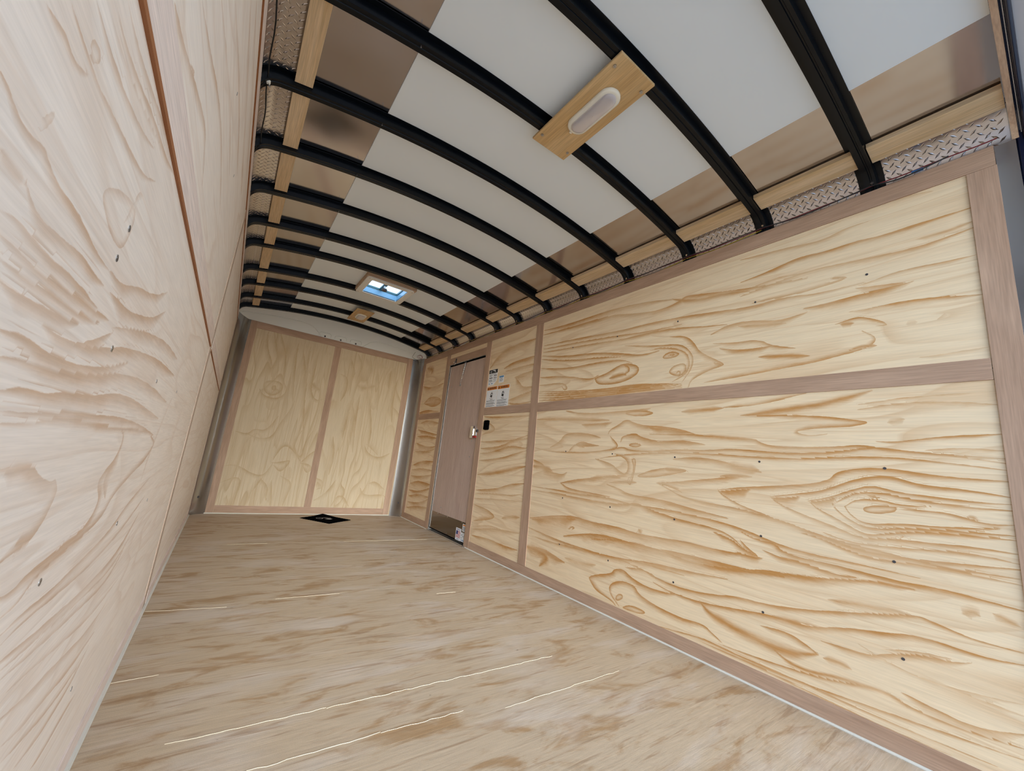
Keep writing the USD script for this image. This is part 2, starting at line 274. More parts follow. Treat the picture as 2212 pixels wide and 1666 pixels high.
# ---------------------------------------------------------------- grain bands laid on the plywood
# each stroke: (points (a, z) in metres, width on its left side, width on its right side, strength)
#GRAIN#
# measured on the plywood, millimetres: flat list of along, up pairs, then the soft width on either side and the strength
GR = {
    'R': [
        ([2208,1185,2008,1157,1778,1159,1517,1167], 31.7, 3, 1),
        ([1323,1138,1200,1141,1110,1147], 19.9, 19.9, 1),
        ([1110,1148,1027,1147,939,1154,849,1172,766,1190], 9.6, 19.3, 1),
        ([1699,1147,1642,1158,1547,1158,1480,1139,1546,1122,1640,1126,1699,1144], 20.9, 3, 1),
        ([2531,1131,2224,1124,2024,1112,1810,1106], 18.3, 27.5, 1),
        ([2043,1085,1922,1087,1791,1094], 39.9, 4.2, 1),
        ([1813,1021,1806,1046,1737,1076,1680,1113,1606,1080,1513,1066,1428,1064,1321,1045,1246,1021], 34, 3, 1),
        ([1513,1055,1400,1052,1271,1030], 48.5, 3.2, 1),
        ([2345,925,2242,972,2212,1017,2102,1033,1955,1021,1876,999], 52.9, 4.6, 1),
        ([2114,943,2032,975,1950,954,1854,947,1948,936,2114,936], 48.8, 5.7, 1),
        ([2154,896,2125,935,2073,959,2008,931], 25.6, 4.4, 1),
        ([1663,954,1616,972,1554,959,1599,940,1663,951], 20.3, 3.5, 1),
        ([1794,1007,1730,959,1737,932,1797,916], 21.8, 3, 1),
        ([1714,977,1704,1011,1603,1026,1583,1008,1453,978,1320,992,1199,971], 46.7, 3.5, 1),
        ([1510,977,1320,983,1222,970], 29.9, 17.9, 1),
        ([2556,919,2342,897,2154,896,1945,904,1763,931,1696,947,1645,928,1508,926,1319,941,1199,941,1089,952,990,950,898,943,775,943,664,956,564,976,476,963,372,952,263,933], 21.2, 3, 1),
        ([1884,864,1812,881,1597,910,1318,927,1132,926,990,920,815,919,665,935,536,941,424,933,263,913], 18.4, 3, 1),
        ([1512,1021,1399,1021,1270,1021,1089,1005,961,999,951,986,898,968,774,968,663,974,609,981,558,974,449,960,262,947], 21.8, 3, 1),
        ([1222,1012,1089,1002,965,995], 7.8, 15.6, 1),
        ([1027,1108,959,1112,850,1127,729,1140,633,1163,559,1185], 28.1, 19.4, 0.85),
        ([968,1102,851,1104,731,1095,624,1078,562,1064,625,1049,733,1045,820,1031,764,1015,704,1022], 20.5, 12.3, 0.95),
        ([602,1115,494,1134,358,1131,267,1114], 22.6, 12.9, 0.6),
        ([601,1134,464,1154,266,1157], 16.7, 10, 0.5),
        ([557,995,503,994,418,1011,342,1018,264,1022], 14.9, 3, 1),
        ([432,968,345,979,264,971], 14.4, 7.2, 0.7),
        ([522,1063,498,1070,480,1074], 20.3, 16.9, 0.5),
        ([1362,890,1269,907,1132,899,1029,872,945,855], 36.8, 13.1, 1),
        ([1090,883,1029,862,954,862], 39.1, 29.3, 0.9),
        ([1121,823,1049,833,982,831], 17.3, 12.3, 1),
        ([1614,775,1504,822,1394,844,1268,839,1341,813,1502,779,1606,776], 24.7, 3, 1),
        ([1420,834,1316,833], 21.1, 15.1, 1),
        ([1636,754,1608,827,1635,876,1596,885,1600,814,1620,743,1634,725,1659,746,1637,773], 19.8, 3.4, 1),
        ([1903,863,1774,842,1720,806,1670,783,1648,824,1667,875,1752,897], 34.9, 3, 1),
        ([1459,759,1392,768,1243,793,1090,821,1010,830], 31.9, 3, 1),
        ([1459,759,1391,737,1314,706,1197,694,1031,688,863,663,713,627,585,616,448,601,352,603,272,606], 24.1, 3, 1),
        ([1459,755,1378,744,1314,723], 15, 26.9, 1),
        ([1132,760,1030,781,902,800,756,824,700,847,685,872,633,892,538,902,427,886,330,881,263,880], 25.5, 3, 1),
        ([1132,760,1111,737,1040,706,921,676,785,647,680,618,628,606,500,606,351,623,267,632], 25.3, 3, 1),
        ([1126,753,1070,764,992,776], 47.4, 3.3, 1),
        ([911,756,835,775,742,795,684,823,628,853,564,871,516,871,456,850,356,847,268,834], 20.3, 3, 1),
        ([911,756,878,729,783,698,691,672,614,646,553,660,443,668,346,676,269,674], 19.7, 3, 1),
        ([907,754,860,754,804,770], 36.7, 3, 1),
        ([774,756,707,778,637,815,578,838,520,821,432,816,335,811,265,814], 16.1, 3, 1),
        ([770,754,729,762,686,779], 29.6, 3, 1),
        ([774,756,745,730,676,699,613,663,576,667,494,694,390,707,266,712], 16.2, 3, 1),
        ([697,754,672,774,624,809,543,814,487,802,384,794,267,795], 16, 3, 1),
        ([697,754,681,731,643,703,593,682,493,705,390,717,269,724], 16.3, 3, 1),
        ([660,751,626,784,545,788,522,778,435,783], 12.7, 3, 1),
        ([660,751,642,721,598,697,520,715,414,723,297,737], 12.7, 3, 1),
        ([615,748,589,765,523,772,515,761,530,747,584,734,615,746], 16.3, 3, 1),
        ([517,764,410,771,363,760,318,748,262,756], 13.4, 3, 1),
        ([593,800,556,798,569,789], 13, 3, 0.8),
        ([586,695,550,700,569,689], 12.7, 3, 0.8),
        ([358,764,339,763,347,750], 8.2, 6.9, 0.7),
        ([528,691,495,683,512,668], 24.1, 3, 0.6),
        ([2526,629,2238,636,2020,632,1778,642,1614,625,1414,631,1241,624,1090,614,994,598,907,574,788,557,683,558,559,555,477,552], 24.7, 3, 1),
        ([2536,601,2235,614,1958,605,1676,614,1584,642,1495,613,1311,591,1142,585,1071,564,1014,519], 31, 3.2, 1),
        ([1800,716,1714,704,1632,675,1442,678,1253,654,1090,639], 37.4, 3.2, 1),
        ([1784,727,1667,745,1589,746], 21.1, 17.6, 0.9),
        ([2209,685,2070,721,1875,750,1752,774,1653,778], 37.5, 3, 1),
        ([2209,685,2128,656,1924,651,1778,648], 31.9, 4.2, 1),
        ([1931,741,1786,763,1701,761], 26.2, 18.7, 0.9),
        ([2542,830,2405,804,2374,757,2204,739,2161,758], 66, 6.6, 1),
        ([2535,779,2402,780,2300,755], 34.9, 24.9, 1),
        ([2506,404,2286,455,2068,491,1928,479,1700,488,1576,475,1409,485,1286,495,1142,490,996,500,955,498], 49.5, 4.3, 1),
        ([2479,400,2261,447,2046,473], 78.2, 4.5, 1),
        ([2523,337,2341,325,2177,314,1932,312,1722,317,1485,351,1307,359,1091,378], 34.7, 3.6, 1),
        ([2138,351,1997,392,1849,421,1697,426,1544,417,1369,434,1194,438,1033,440,869,448], 54.3, 3.1, 1),
        ([2016,375,1847,396,1727,395], 37, 22.2, 0.7),
        ([2502,200,2353,232,2233,216,2120,194], 62.9, 35.9, 1),
        ([1032,553,995,523,955,503,1014,499], 21.7, 3, 1),
        ([2100,400,2072,427,2040,418,2069,399], 23.8, 4.1, 0.8),
        ([1562,501,1547,480], 22.4, 22.4, 0.6),
        ([2458,287,2256,287,2077,299,1897,305,1671,326,1548,335,1435,338,1295,337], 27.2, 3.5, 1),
        ([1903,378,1677,424,1438,428,1296,408,1203,410,1076,423,935,458,788,469,667,494,571,515,492,513], 36, 3.1, 1),
        ([1181,406,1027,426,892,451,736,477], 15.2, 10.8, 1),
        ([647,498,572,508,497,511], 14.4, 9.6, 0.9),
        ([1149,564,1066,550,1026,520,970,506,948,498], 26.5, 3, 1),
        ([1046,501,989,495,948,502], 30, 3, 1),
        ([1026,588,969,570,898,571,873,545,809,534,699,536,601,530,513,528,433,534,361,529,271,521], 24.2, 3, 1),
        ([943,534,874,518,810,521,700,503,640,508], 26.3, 3, 1),
        ([806,630,731,620,662,597,598,585,508,591,403,597,320,593,264,590], 15.4, 3, 1),
        ([730,645,660,628,564,631,450,645,351,657,259,647], 14.9, 3, 1),
        ([1671,314,1547,309,1433,283,1306,276,1180,289,1047,320,938,323,815,346,706,374,577,410,491,436,466,431,417,419,371,410,281,410], 21.9, 3, 1),
        ([1460,259,1354,241,1213,244,1077,264,939,288,856,291,780,295,675,332,581,351,496,376,420,372,352,368,283,379], 24.6, 3, 1),
        ([922,285,840,292,758,303], 7.7, 15.4, 0.8),
        ([1696,72,1721,87,1843,105,1883,138,1909,163,1833,197,1731,228,1716,258,1652,273,1604,247,1529,228,1418,227,1305,245], 31.9, 3.3, 1),
        ([1672,76,1740,118,1747,168,1664,213,1572,210,1548,176,1456,155,1303,143,1201,159,1148,131,1117,115], 29.2, 4.1, 1),
        ([1698,101,1691,131,1652,145,1643,124,1681,98,1698,103], 18.8, 3.3, 1),
        ([1656,76,1596,110,1488,106,1536,79,1625,75,1656,76], 18, 3.1, 1),
        ([1637,286,1547,304,1461,298,1447,279], 23.2, 3, 0.8),
        ([1213,244,1169,209,1097,196,1030,184,941,175,836,180,765,209], 30.5, 26.2, 0.95),
        ([957,238,857,249,783,221,769,211], 22.5, 9.4, 0.9),
        ([924,173,860,141,793,139,716,158,651,165,563,172,527,150], 13.5, 8.5, 0.9),
        ([748,204,700,209,668,201], 16.9, 13.5, 0.8),
        ([752,260,678,263,615,266,555,298,473,325,424,326,385,342], 23.1, 3, 1),
        ([584,300,499,327,423,336], 14.4, 8.6, 0.7),
        ([1479,60,1350,76,1211,98,1078,94,943,90,787,95,654,107,539,117,439,126,306,138], 14.5, 3, 1),
        ([1168,95,1031,91,862,97,719,89,596,88,465,91,354,93], 9.6, 3, 1),
        ([1278,82,1127,83,943,81,788,72,597,67,443,70], 10.8, 3, 1),
        ([1127,104,942,115,751,135,591,177,537,158,437,151,303,166], 14.6, 3, 1),
        ([540,189,459,177,390,170,300,201], 28.4, 12.9, 0.7),
        ([389,474,369,488,356,479], 21.1, 21.1, 0.6),
        ([328,495,303,485,280,475], 19.6, 12.3, 0.6),
        ([725,408,638,420,547,431,508,430], 22.5, 16.1, 0.65),
        ([645,291,530,254,429,254,293,277], 13.9, 8.3, 0.6),
        ([503,259,406,252,295,248], 12.9, 7.7, 0.5),
        ([2527,201,2394,206,2267,183,2355,109], 64.7, 46.2, 0.9),
        ([2112,220,1928,224,1855,243], 30.2, 26.4, 0.6),
        ([2534,1863,2256,1850,1963,1855,1786,1853,1560,1831,1392,1796], 42.5, 4.4, 1),
        ([2543,1826,2204,1820,1821,1815,1674,1780,1479,1750,1350,1770,1316,1794,1256,1783,1087,1752,929,1726,748,1707], 38.9, 3.4, 1),
        ([2516,1729,2124,1715,1776,1689,1538,1687,1361,1678,1156,1657,981,1634,836,1643,710,1621,561,1623], 30.4, 3.2, 1),
        ([2522,1673,2119,1654,1718,1624,1416,1627,1204,1588,1088,1573], 28.6, 3.7, 1),
        ([2521,1701,2122,1685,1774,1658,1536,1636,1333,1631], 23.8, 3, 1),
        ([1392,1796,1256,1743,1110,1742,980,1718], 27.6, 18.4, 1),
        ([1168,1536,1088,1569,982,1567,857,1534,753,1548], 31.7, 18.5, 1),
        ([1034,1548,932,1530,831,1517], 22.9, 15.3, 0.8),
        ([1156,1485,1066,1470,943,1464,887,1422,800,1395], 22.9, 12.7, 0.9),
        ([1121,1452,1024,1425,887,1422], 30.6, 3, 1),
        ([945,1378,844,1367,748,1351], 23.4, 16.4, 0.9),
        ([1401,1572,1305,1558,1253,1503,1227,1449,1105,1375,1101,1359,1178,1344,1269,1307,1287,1266], 29.1, 3, 1),
        ([1155,1383,1105,1369,1144,1351], 27.2, 3.8, 1),
        ([1454,1458,1412,1485,1343,1471,1349,1447,1425,1440,1454,1458], 19.4, 3.4, 1),
        ([1412,1461,1384,1469,1363,1459,1397,1452], 12.7, 3, 1),
        ([1402,1371,1382,1397,1309,1409,1295,1360,1340,1328,1394,1350,1409,1375], 18.9, 3.3, 1),
        ([1364,1350,1347,1369,1327,1351,1347,1339], 12.3, 3, 1),
        ([1716,1578,1472,1532,1331,1519,1258,1442,1266,1368,1326,1295], 18.3, 3, 1),
        ([1532,1515,1442,1520,1303,1475,1276,1395,1301,1336,1380,1307], 18.4, 3, 1),
        ([1947,1400,1851,1416,1727,1469,1615,1438,1597,1400,1636,1363,1754,1333,1923,1343,1956,1385,1947,1400], 31.2, 3, 1),
        ([1829,1378,1722,1395,1696,1384], 23.5, 19.6, 0.9),
        ([1726,1454,1673,1439,1671,1396,1722,1388], 22.3, 3.9, 1),
        ([2533,1647,2229,1596,1961,1576,1748,1536,1594,1495,1471,1502], 32.6, 4.3, 1),
        ([2533,1543,2218,1500,1936,1505,1728,1491,1657,1458], 33.6, 4.4, 1),
        ([2543,1620,2154,1550,1938,1540,1747,1509], 26.6, 3.1, 1),
        ([2537,1470,2261,1451,1987,1389,1928,1413], 36.3, 4.7, 1),
        ([2536,1405,2255,1402,2202,1346,2248,1334,2276,1370], 28.7, 5, 1),
        ([2535,1356,2200,1329,1881,1313,1650,1322,1464,1308,1326,1291], 22.8, 3, 1),
        ([2532,1339,2199,1316,1881,1304,1650,1312,1464,1302,1326,1286], 22.8, 3, 1),
        ([2530,1322,2197,1303,1880,1295,1649,1303,1464,1295,1326,1281], 22.7, 3, 1),
        ([2527,1303,2195,1287,1879,1284,1649,1291,1463,1287,1326,1275], 22.7, 3, 1),
        ([2525,1283,2194,1271,1878,1273,1648,1279,1463,1279,1325,1269], 22.7, 3, 1),
        ([761,1568,673,1569,564,1576,436,1581], 35.5, 3, 0.9),
        ([655,1470,604,1482,569,1481,506,1444,499,1427,532,1432], 17.2, 9.5, 0.9),
        ([640,1466,598,1461], 18.2, 12.1, 0.9),
        ([572,1422,531,1389,549,1358,590,1343,646,1334,737,1317,890,1306,1036,1292,1201,1282], 27, 3, 0.9),
        ([617,1352,575,1363,536,1356], 13.4, 9.6, 0.9),
        ([540,1512,411,1511,266,1482], 19.8, 3, 0.9),
        ([609,1512,477,1508,330,1500], 24.4, 3, 0.6),
        ([426,1292,320,1298,260,1304], 13.6, 7.6, 0.7),
        ([452,1422,423,1423], 13.8, 13.8, 0.6),
        ([373,1420,352,1442], 18.6, 3, 0.5),
        ([1020,1777,890,1792,773,1817,664,1804,572,1810,502,1799,404,1804,345,1803,263,1803], 27.8, 3, 1),
        ([1021,1703,867,1725,732,1740,576,1724,411,1711,323,1719,264,1728], 27.5, 3, 0.9),
        ([1019,1899,913,1891,816,1881,686,1860,605,1883,532,1880], 22.8, 3, 1),
        ([661,1672,612,1660,624,1652,694,1646,778,1640,968,1649], 20.9, 3, 1),
        ([661,1675,635,1668,609,1659], 10.6, 10.6, 1),
        ([575,1612,546,1618,478,1633,416,1634,330,1628,270,1626], 16.4, 9.1, 0.9),
        ([582,1605,497,1592,425,1582], 28.8, 3, 0.8),
        ([409,1743,336,1739,265,1750], 15.2, 10.1, 0.8),
        ([862,1961,724,1968,583,1953,459,1941,352,1916], 41.1, 3, 0.6),
        ([1021,1727,867,1749,749,1735], 29, 3.4, 0.7),
        ([3312,1655,3162,1771,2907,1820,2622,1816], 79.7, 9.2, 0.9),
        ([3065,1617,2978,1647,2832,1663,2601,1666], 62.8, 6.6, 1),
        ([3033,1588,2728,1600,2595,1594], 46.9, 6.1, 1),
        ([2880,1513,2810,1526,2620,1545], 72, 6.3, 0.9),
        ([2866,1504,2797,1452,2756,1412,2621,1406], 70.6, 6.1, 0.9),
        ([2944,1316,2780,1347,2602,1376], 58.5, 6.1, 1),
        ([2939,1289,2768,1271,2610,1289], 34.7, 6, 1),
        ([3262,1697,3110,1787,2955,1806], 63.9, 42.6, 0.7),
        ([3314,1183,3046,1173,2635,1168], 38, 4.4, 0.9),
        ([3214,1121,3108,1081,3113,1036,3306,1011], 52.4, 4.6, 1),
        ([3321,949,3005,962,2607,986], 36.8, 4.3, 1),
        ([3308,887,2971,915,2834,970,2626,1012], 47.2, 4.1, 1),
        ([3312,842,3091,865,2850,929,2642,907,2618,917], 46.3, 6, 1),
        ([3312,776,2952,817,2725,874,2618,891], 34.3, 4, 1),
        ([3312,649,3002,685,2770,739,2605,768], 30, 30, 1),
        ([3310,515,2977,560,2795,619,2609,641], 45.5, 5.9, 1),
        ([3317,482,3020,518,2779,530,2617,562], 22.7, 5.9, 1),
        ([3300,386,3096,380,2932,332,3102,282,3290,244], 48.2, 4.2, 0.9),
        ([2861,341,2751,372,2632,384], 33.1, 27.6, 0.9),
        ([3289,179,2965,247,2621,275], 45.4, 5.9, 1),
        ([3297,127,3047,152,2823,146,2625,153], 44.6, 5.8, 1),
        ([3337,439,3011,474,2610,507], 35.4, 4.1, 0.7),
        ([3294,201,3069,255,2869,259], 35.4, 4.1, 0.7),
        ([4934,1287,4684,1317,4342,1281], 82.9, 10.8, 1),
        ([4793,1407,4642,1481,4350,1448,4283,1375,4494,1328,4759,1384], 121.4, 14.1, 0.9),
        ([4805,1155,4591,1191,4298,1144], 60.2, 7, 1),
        ([4853,1073,4538,1041,4290,1012], 58.9, 6.8, 1),
        ([4848,990,4573,1001,4295,974], 59.3, 6.9, 1),
        ([4843,907,4524,865,4300,880], 77.4, 6.7, 1),
        ([4856,804,4507,817,4313,852], 57.6, 6.7, 1),
        ([4846,642,4613,705,4289,714], 78.4, 10.2, 1),
        ([4876,580,4582,620,4278,614], 58, 6.7, 1),
        ([4874,510,4595,524,4284,568], 57.8, 6.7, 1),
        ([4865,421,4625,473,4270,462], 77.5, 6.7, 1),
        ([4860,342,4581,354,4279,425], 57, 6.6, 1),
        ([4859,273,4570,328,4268,328], 56.8, 6.6, 1),
        ([4858,205,4533,230,4283,309], 55.9, 6.5, 1),
        ([4857,137,4570,197,4272,214], 56.3, 6.5, 1),
        ([3130,2340,3129,2338], 14.3, 3, 0.1),
        ([4849,1858,4659,1821,4714,1764], 67.1, 55.9, 0.8),
        ([4901,1632,4628,1584,4314,1614], 83, 7.2, 0.8),
    ],
    'L': [
        ([518,1044,533,1048,549,1052,565,1049,582,1052,603,1063], 3, 9.9, 0.9),
        ([542,1072,557,1071,578,1070,600,1070,627,1069,679,1076,748,1083,811,1093,866,1117], 3, 11.5, 1),
        ([570,1107,597,1106,641,1105,707,1112,773,1125,814,1136], 3, 11.9, 0.9),
        ([598,1138,636,1134,704,1143,789,1159,874,1164,958,1183], 3, 12.5, 0.9),
        ([617,1160,659,1158,740,1168,833,1183,963,1193], 3, 12.4, 0.9),
        ([586,1125,618,1123,666,1126,738,1137,832,1155], 3, 7.8, 0.6),
        ([503,977,520,975,536,970,555,970,575,976,592,970,613,966,649,965,686,964,743,956,796,956], 3, 13.2, 1),
        ([529,942,549,939,569,940], 6.6, 9.2, 0.8),
        ([573,940,595,931,620,930,658,935,704,940,751,936,796,936], 3, 16.4, 1),
        ([553,911,580,916,607,912,650,911,689,914,747,912,799,908], 3, 14.1, 1),
        ([563,897,595,897,641,896,691,900,785,905,856,907], 3, 14.7, 1),
        ([574,883,612,884,667,887,744,889,816,893], 3, 11.4, 1),
        ([584,870,628,870,690,873,755,878], 3, 15.6, 1),
        ([704,1010,720,1024,764,1041,819,1053,834,1034,825,997,799,984,754,989,716,1000,704,1010], 3, 11.8, 0.8),
        ([794,957,857,957,932,979,1074,1007,1164,1042], 3, 20.9, 0.9),
        ([828,937,932,939,1098,969,1200,1011], 3, 24.5, 0.9),
        ([726,1277,810,1293,888,1324], 3, 22.1, 0.9),
        ([790,1289,898,1321,1005,1348,1091,1361,1164,1331,1203,1307], 3, 20.4, 1),
        ([817,1386,935,1414,1076,1456,1233,1480,1431,1470,1603,1437], 3, 18.7, 0.9),
        ([1005,1598,1207,1650,1469,1689,1774,1678], 3, 25.3, 0.9),
        ([1146,1758,1338,1775,1696,1784,2086,1774], 3.2, 31.6, 0.8),
        ([1214,1834,1624,1885,2113,1884], 3.7, 35.7, 0.7),
        ([914,1496,1086,1536,1325,1577,1581,1561], 3, 20.7, 0.6),
        ([581,1083,598,1088,609,1085,604,1072,593,1072,582,1077], 3, 7.4, 0.7),
        ([562,990,570,1003,576,1001,569,987], 3, 7.4, 0.6),
        ([796,1019,807,1052,815,1073,838,1077], 3, 11.1, 0.7),
        ([744,855,833,865,996,897,1274,922,1584,924], 3, 26.7, 1),
        ([675,859,734,856,808,867,888,898], 3, 17.7, 0.9),
        ([881,904,1031,934,1306,970,1550,966], 3, 26.7, 0.8),
        ([621,821,667,825,720,823,779,828,866,835,994,856,1261,867,1572,847], 3, 24.9, 1),
        ([640,796,686,802,747,800,796,810,883,809,1015,826,1149,825,1508,801], 3, 25.7, 1),
        ([652,780,705,780,763,783,818,788,885,785,1025,790,1270,782,1522,756], 3, 15.7, 1),
        ([661,769,701,770,768,777,825,781,870,777,1011,773,1151,772,1439,766], 3, 12.9, 1),
        ([608,839,654,842,707,837,795,839,891,848,1024,877], 3, 18.5, 1),
        ([690,730,719,733,758,731,793,715,833,705,846,710,867,693,861,675,850,658,831,645,794,639,760,637], 3, 26.3, 0.9),
        ([704,725,742,727,773,714], 15.8, 15.8, 0.8),
        ([787,649,822,647], 15.5, 18.1, 0.8),
        ([1110,770,1158,750,1136,717,1071,695,1056,679,1103,653,1085,626,1041,613,932,608,851,603,818,594,791,597], 29.1, 9.7, 1),
        ([1153,746,1128,709,1088,681,1145,647], 38.7, 22.1, 0.8),
        ([1456,757,1580,738,1484,694,1324,669,1209,644,1169,612,1068,600,943,595,887,588,849,570,811,570], 4.3, 18.5, 1),
        ([1664,639,1412,607,1264,566,1073,555,965,549,878,553,827,549], 16.3, 9.3, 1),
        ([1659,588,1443,543,1198,524,1002,531,891,537,838,534], 3.7, 11.9, 1),
        ([1640,548,1435,486,1173,486,978,502,856,512], 19, 10.9, 1),
        ([1577,492,1428,431,1180,450,989,469,877,484], 4.1, 13.2, 1),
        ([1505,369,1339,361,1173,386,1025,403,922,423], 18.2, 10.4, 1),
        ([1440,324,1281,319,1118,342,1023,353,962,371], 3.4, 14.9, 1),
        ([1419,305,1342,273,1245,267,1159,268,1067,286], 4.2, 13.7, 1),
        ([1421,212,1297,210,1235,206,1181,217], 3.6, 13.9, 1),
        ([1622,510,1451,454,1161,469,963,488,866,498], 3, 12.9, 0.8),
        ([1584,394,1348,388,1128,420,963,448,899,455], 3, 11.8, 0.8),
        ([1374,293,1234,293,1111,312,986,340], 3.1, 12.3, 0.8),
        ([1666,862,1597,782,1536,711,1506,633], 3.9, 25.4, 0.5),
    ],
    'F': [
        ([346,1346,394,1389,506,1396,550,1320,482,1224,381,1238,346,1346], 3.7, 48.1, 0.85),
        ([426,1329,473,1347,476,1289,442,1283,426,1329], 3.7, 48.2, 0.85),
        ([332,1278,371,1220,486,1200,562,1255,575,1342], 3.7, 48.4, 0.85),
        ([294,1906,312,1740,403,1559,415,1427], 3.7, 48.6, 0.85),
        ([403,1937,507,1704,527,1519,514,1431], 3.8, 49.9, 0.85),
        ([348,1922,413,1732,465,1539,456,1436], 3.8, 49.4, 0.85),
        ([724,1848,741,1585,773,1329,774,1158], 4, 51.8, 0.85),
        ([822,1837,817,1513,815,1355,882,1245,985,1298], 4, 52.6, 0.85),
        ([656,1794,730,1564,789,1160,820,911], 4, 51.5, 0.85),
        ([599,1851,614,1608,637,1406,660,1206], 3.9, 50.7, 0.85),
        ([318,797,432,764,536,792,578,944,650,1103,674,1208], 3.7, 48, 0.85),
        ([211,814,318,797,358,865,470,848,549,1021], 3.5, 46.1, 0.85),
        ([192,464,251,484,332,460,421,406,533,383,590,512], 3.5, 44.9, 0.85),
        ([587,528,669,542,764,575,736,492,677,424,607,498], 3.7, 47.8, 0.85),
        ([857,550,760,672,663,727,595,560], 3.8, 48.9, 0.85),
        ([857,550,929,656,1011,714], 3.9, 50.8, 0.85),
        ([859,542,950,542,989,495,940,426,878,519], 3.9, 50.2, 0.85),
        ([808,892,751,720,851,583,851,747,913,906], 3.9, 50.4, 0.85),
        ([188,302,299,368,359,327,340,162,332,74], 3.4, 43.6, 0.85),
        ([536,368,480,243,442,166], 3.5, 45.2, 0.85),
        ([697,394,823,338,795,179,770,85], 3.7, 47.8, 0.85),
        ([623,342,655,174,659,82], 3.6, 46.6, 0.85),
        ([263,174,289,102,271,73], 3.3, 43, 0.85),
        ([509,366,607,279,607,141], 3.5, 46.1, 0.85),
        ([1255,1890,1330,1774,1303,1617,1281,1537], 4.5, 58, 0.85),
        ([1399,1907,1448,1725,1403,1562], 4.6, 59.7, 0.85),
        ([1180,1815,1256,1682,1241,1566], 4.4, 57.2, 0.85),
        ([1095,1609,1184,1591,1199,1410,1151,1292], 4.3, 55.9, 0.85),
        ([1358,1403,1362,1073,1389,719], 4.3, 56.5, 0.85),
        ([1278,1352,1261,1058,1248,844], 4.3, 55.4, 0.85),
        ([1268,1313,1350,1144,1340,802], 4.3, 56.4, 0.85),
        ([1457,1459,1570,1010,1556,771], 4.5, 58.4, 0.85),
        ([1515,803,1566,718,1700,676,1821,743], 4.5, 57.9, 0.85),
        ([1547,310,1597,225,1828,251,1861,217], 4.4, 57.1, 0.85),
        ([1626,366,1709,406,1837,306], 4.4, 57.7, 0.85),
        ([1329,384,1322,333,1381,284,1368,166], 4.1, 53.7, 0.85),
        ([1037,400,1121,372,1143,290,1077,270], 3.9, 51.3, 0.85),
        ([1067,156,1176,242,1248,379], 4, 51.8, 0.85),
        ([1250,96,1294,213,1376,216,1447,100], 4.1, 53.3, 0.85),
        ([1521,1741,1583,1483,1584,1255], 4.6, 60.2, 0.85),
        ([1688,1778,1688,1542], 4.8, 61.9, 0.85),
        ([1144,867,1197,665,1172,442], 4.1, 53.5, 0.85),
        ([1784,1680,1770,1401,1795,1136], 4.8, 61.8, 0.85),
        ([1284,1519,1380,1482,1516,1547], 53.6, 53.6, 0.7),
        ([1352,1857,1424,1758], 54.8, 54.8, 0.7),
        ([800,1439,907,1372], 48.6, 48.6, 0.8),
        ([1062,352,1117,305], 35.5, 47.3, 0.8),
        ([1530,823,1676,711], 66.8, 40.1, 0.6),
        ([764,494,777,351], 33.6, 33.6, 0.5),
        ([277,1850,599,1851,941,1812], 119.1, 119.1, 0.25),
        ([1096,1795,1607,1799], 136, 136, 0.3),
    ],
}


def smooth_line(flat):
    p = np.array(flat, float).reshape(-1, 2) / 1000
    closed = np.allclose(p[0], p[-1], atol=0.008) and len(p) > 4
    for _ in range(2):
        if len(p) < 3:
            break
        q = np.empty((2 * (len(p) - 1), 2))
        q[0::2] = 0.75 * p[:-1] + 0.25 * p[1:]
        q[1::2] = 0.25 * p[:-1] + 0.75 * p[1:]
        p = np.vstack([p[:1], q, p[-1:]]) if not closed else np.vstack([q, q[:1]])
    return p


STROKES = {k: [(smooth_line(f), a / 1000, b / 1000, s) for f, a, b, s in v] for k, v in GR.items()}

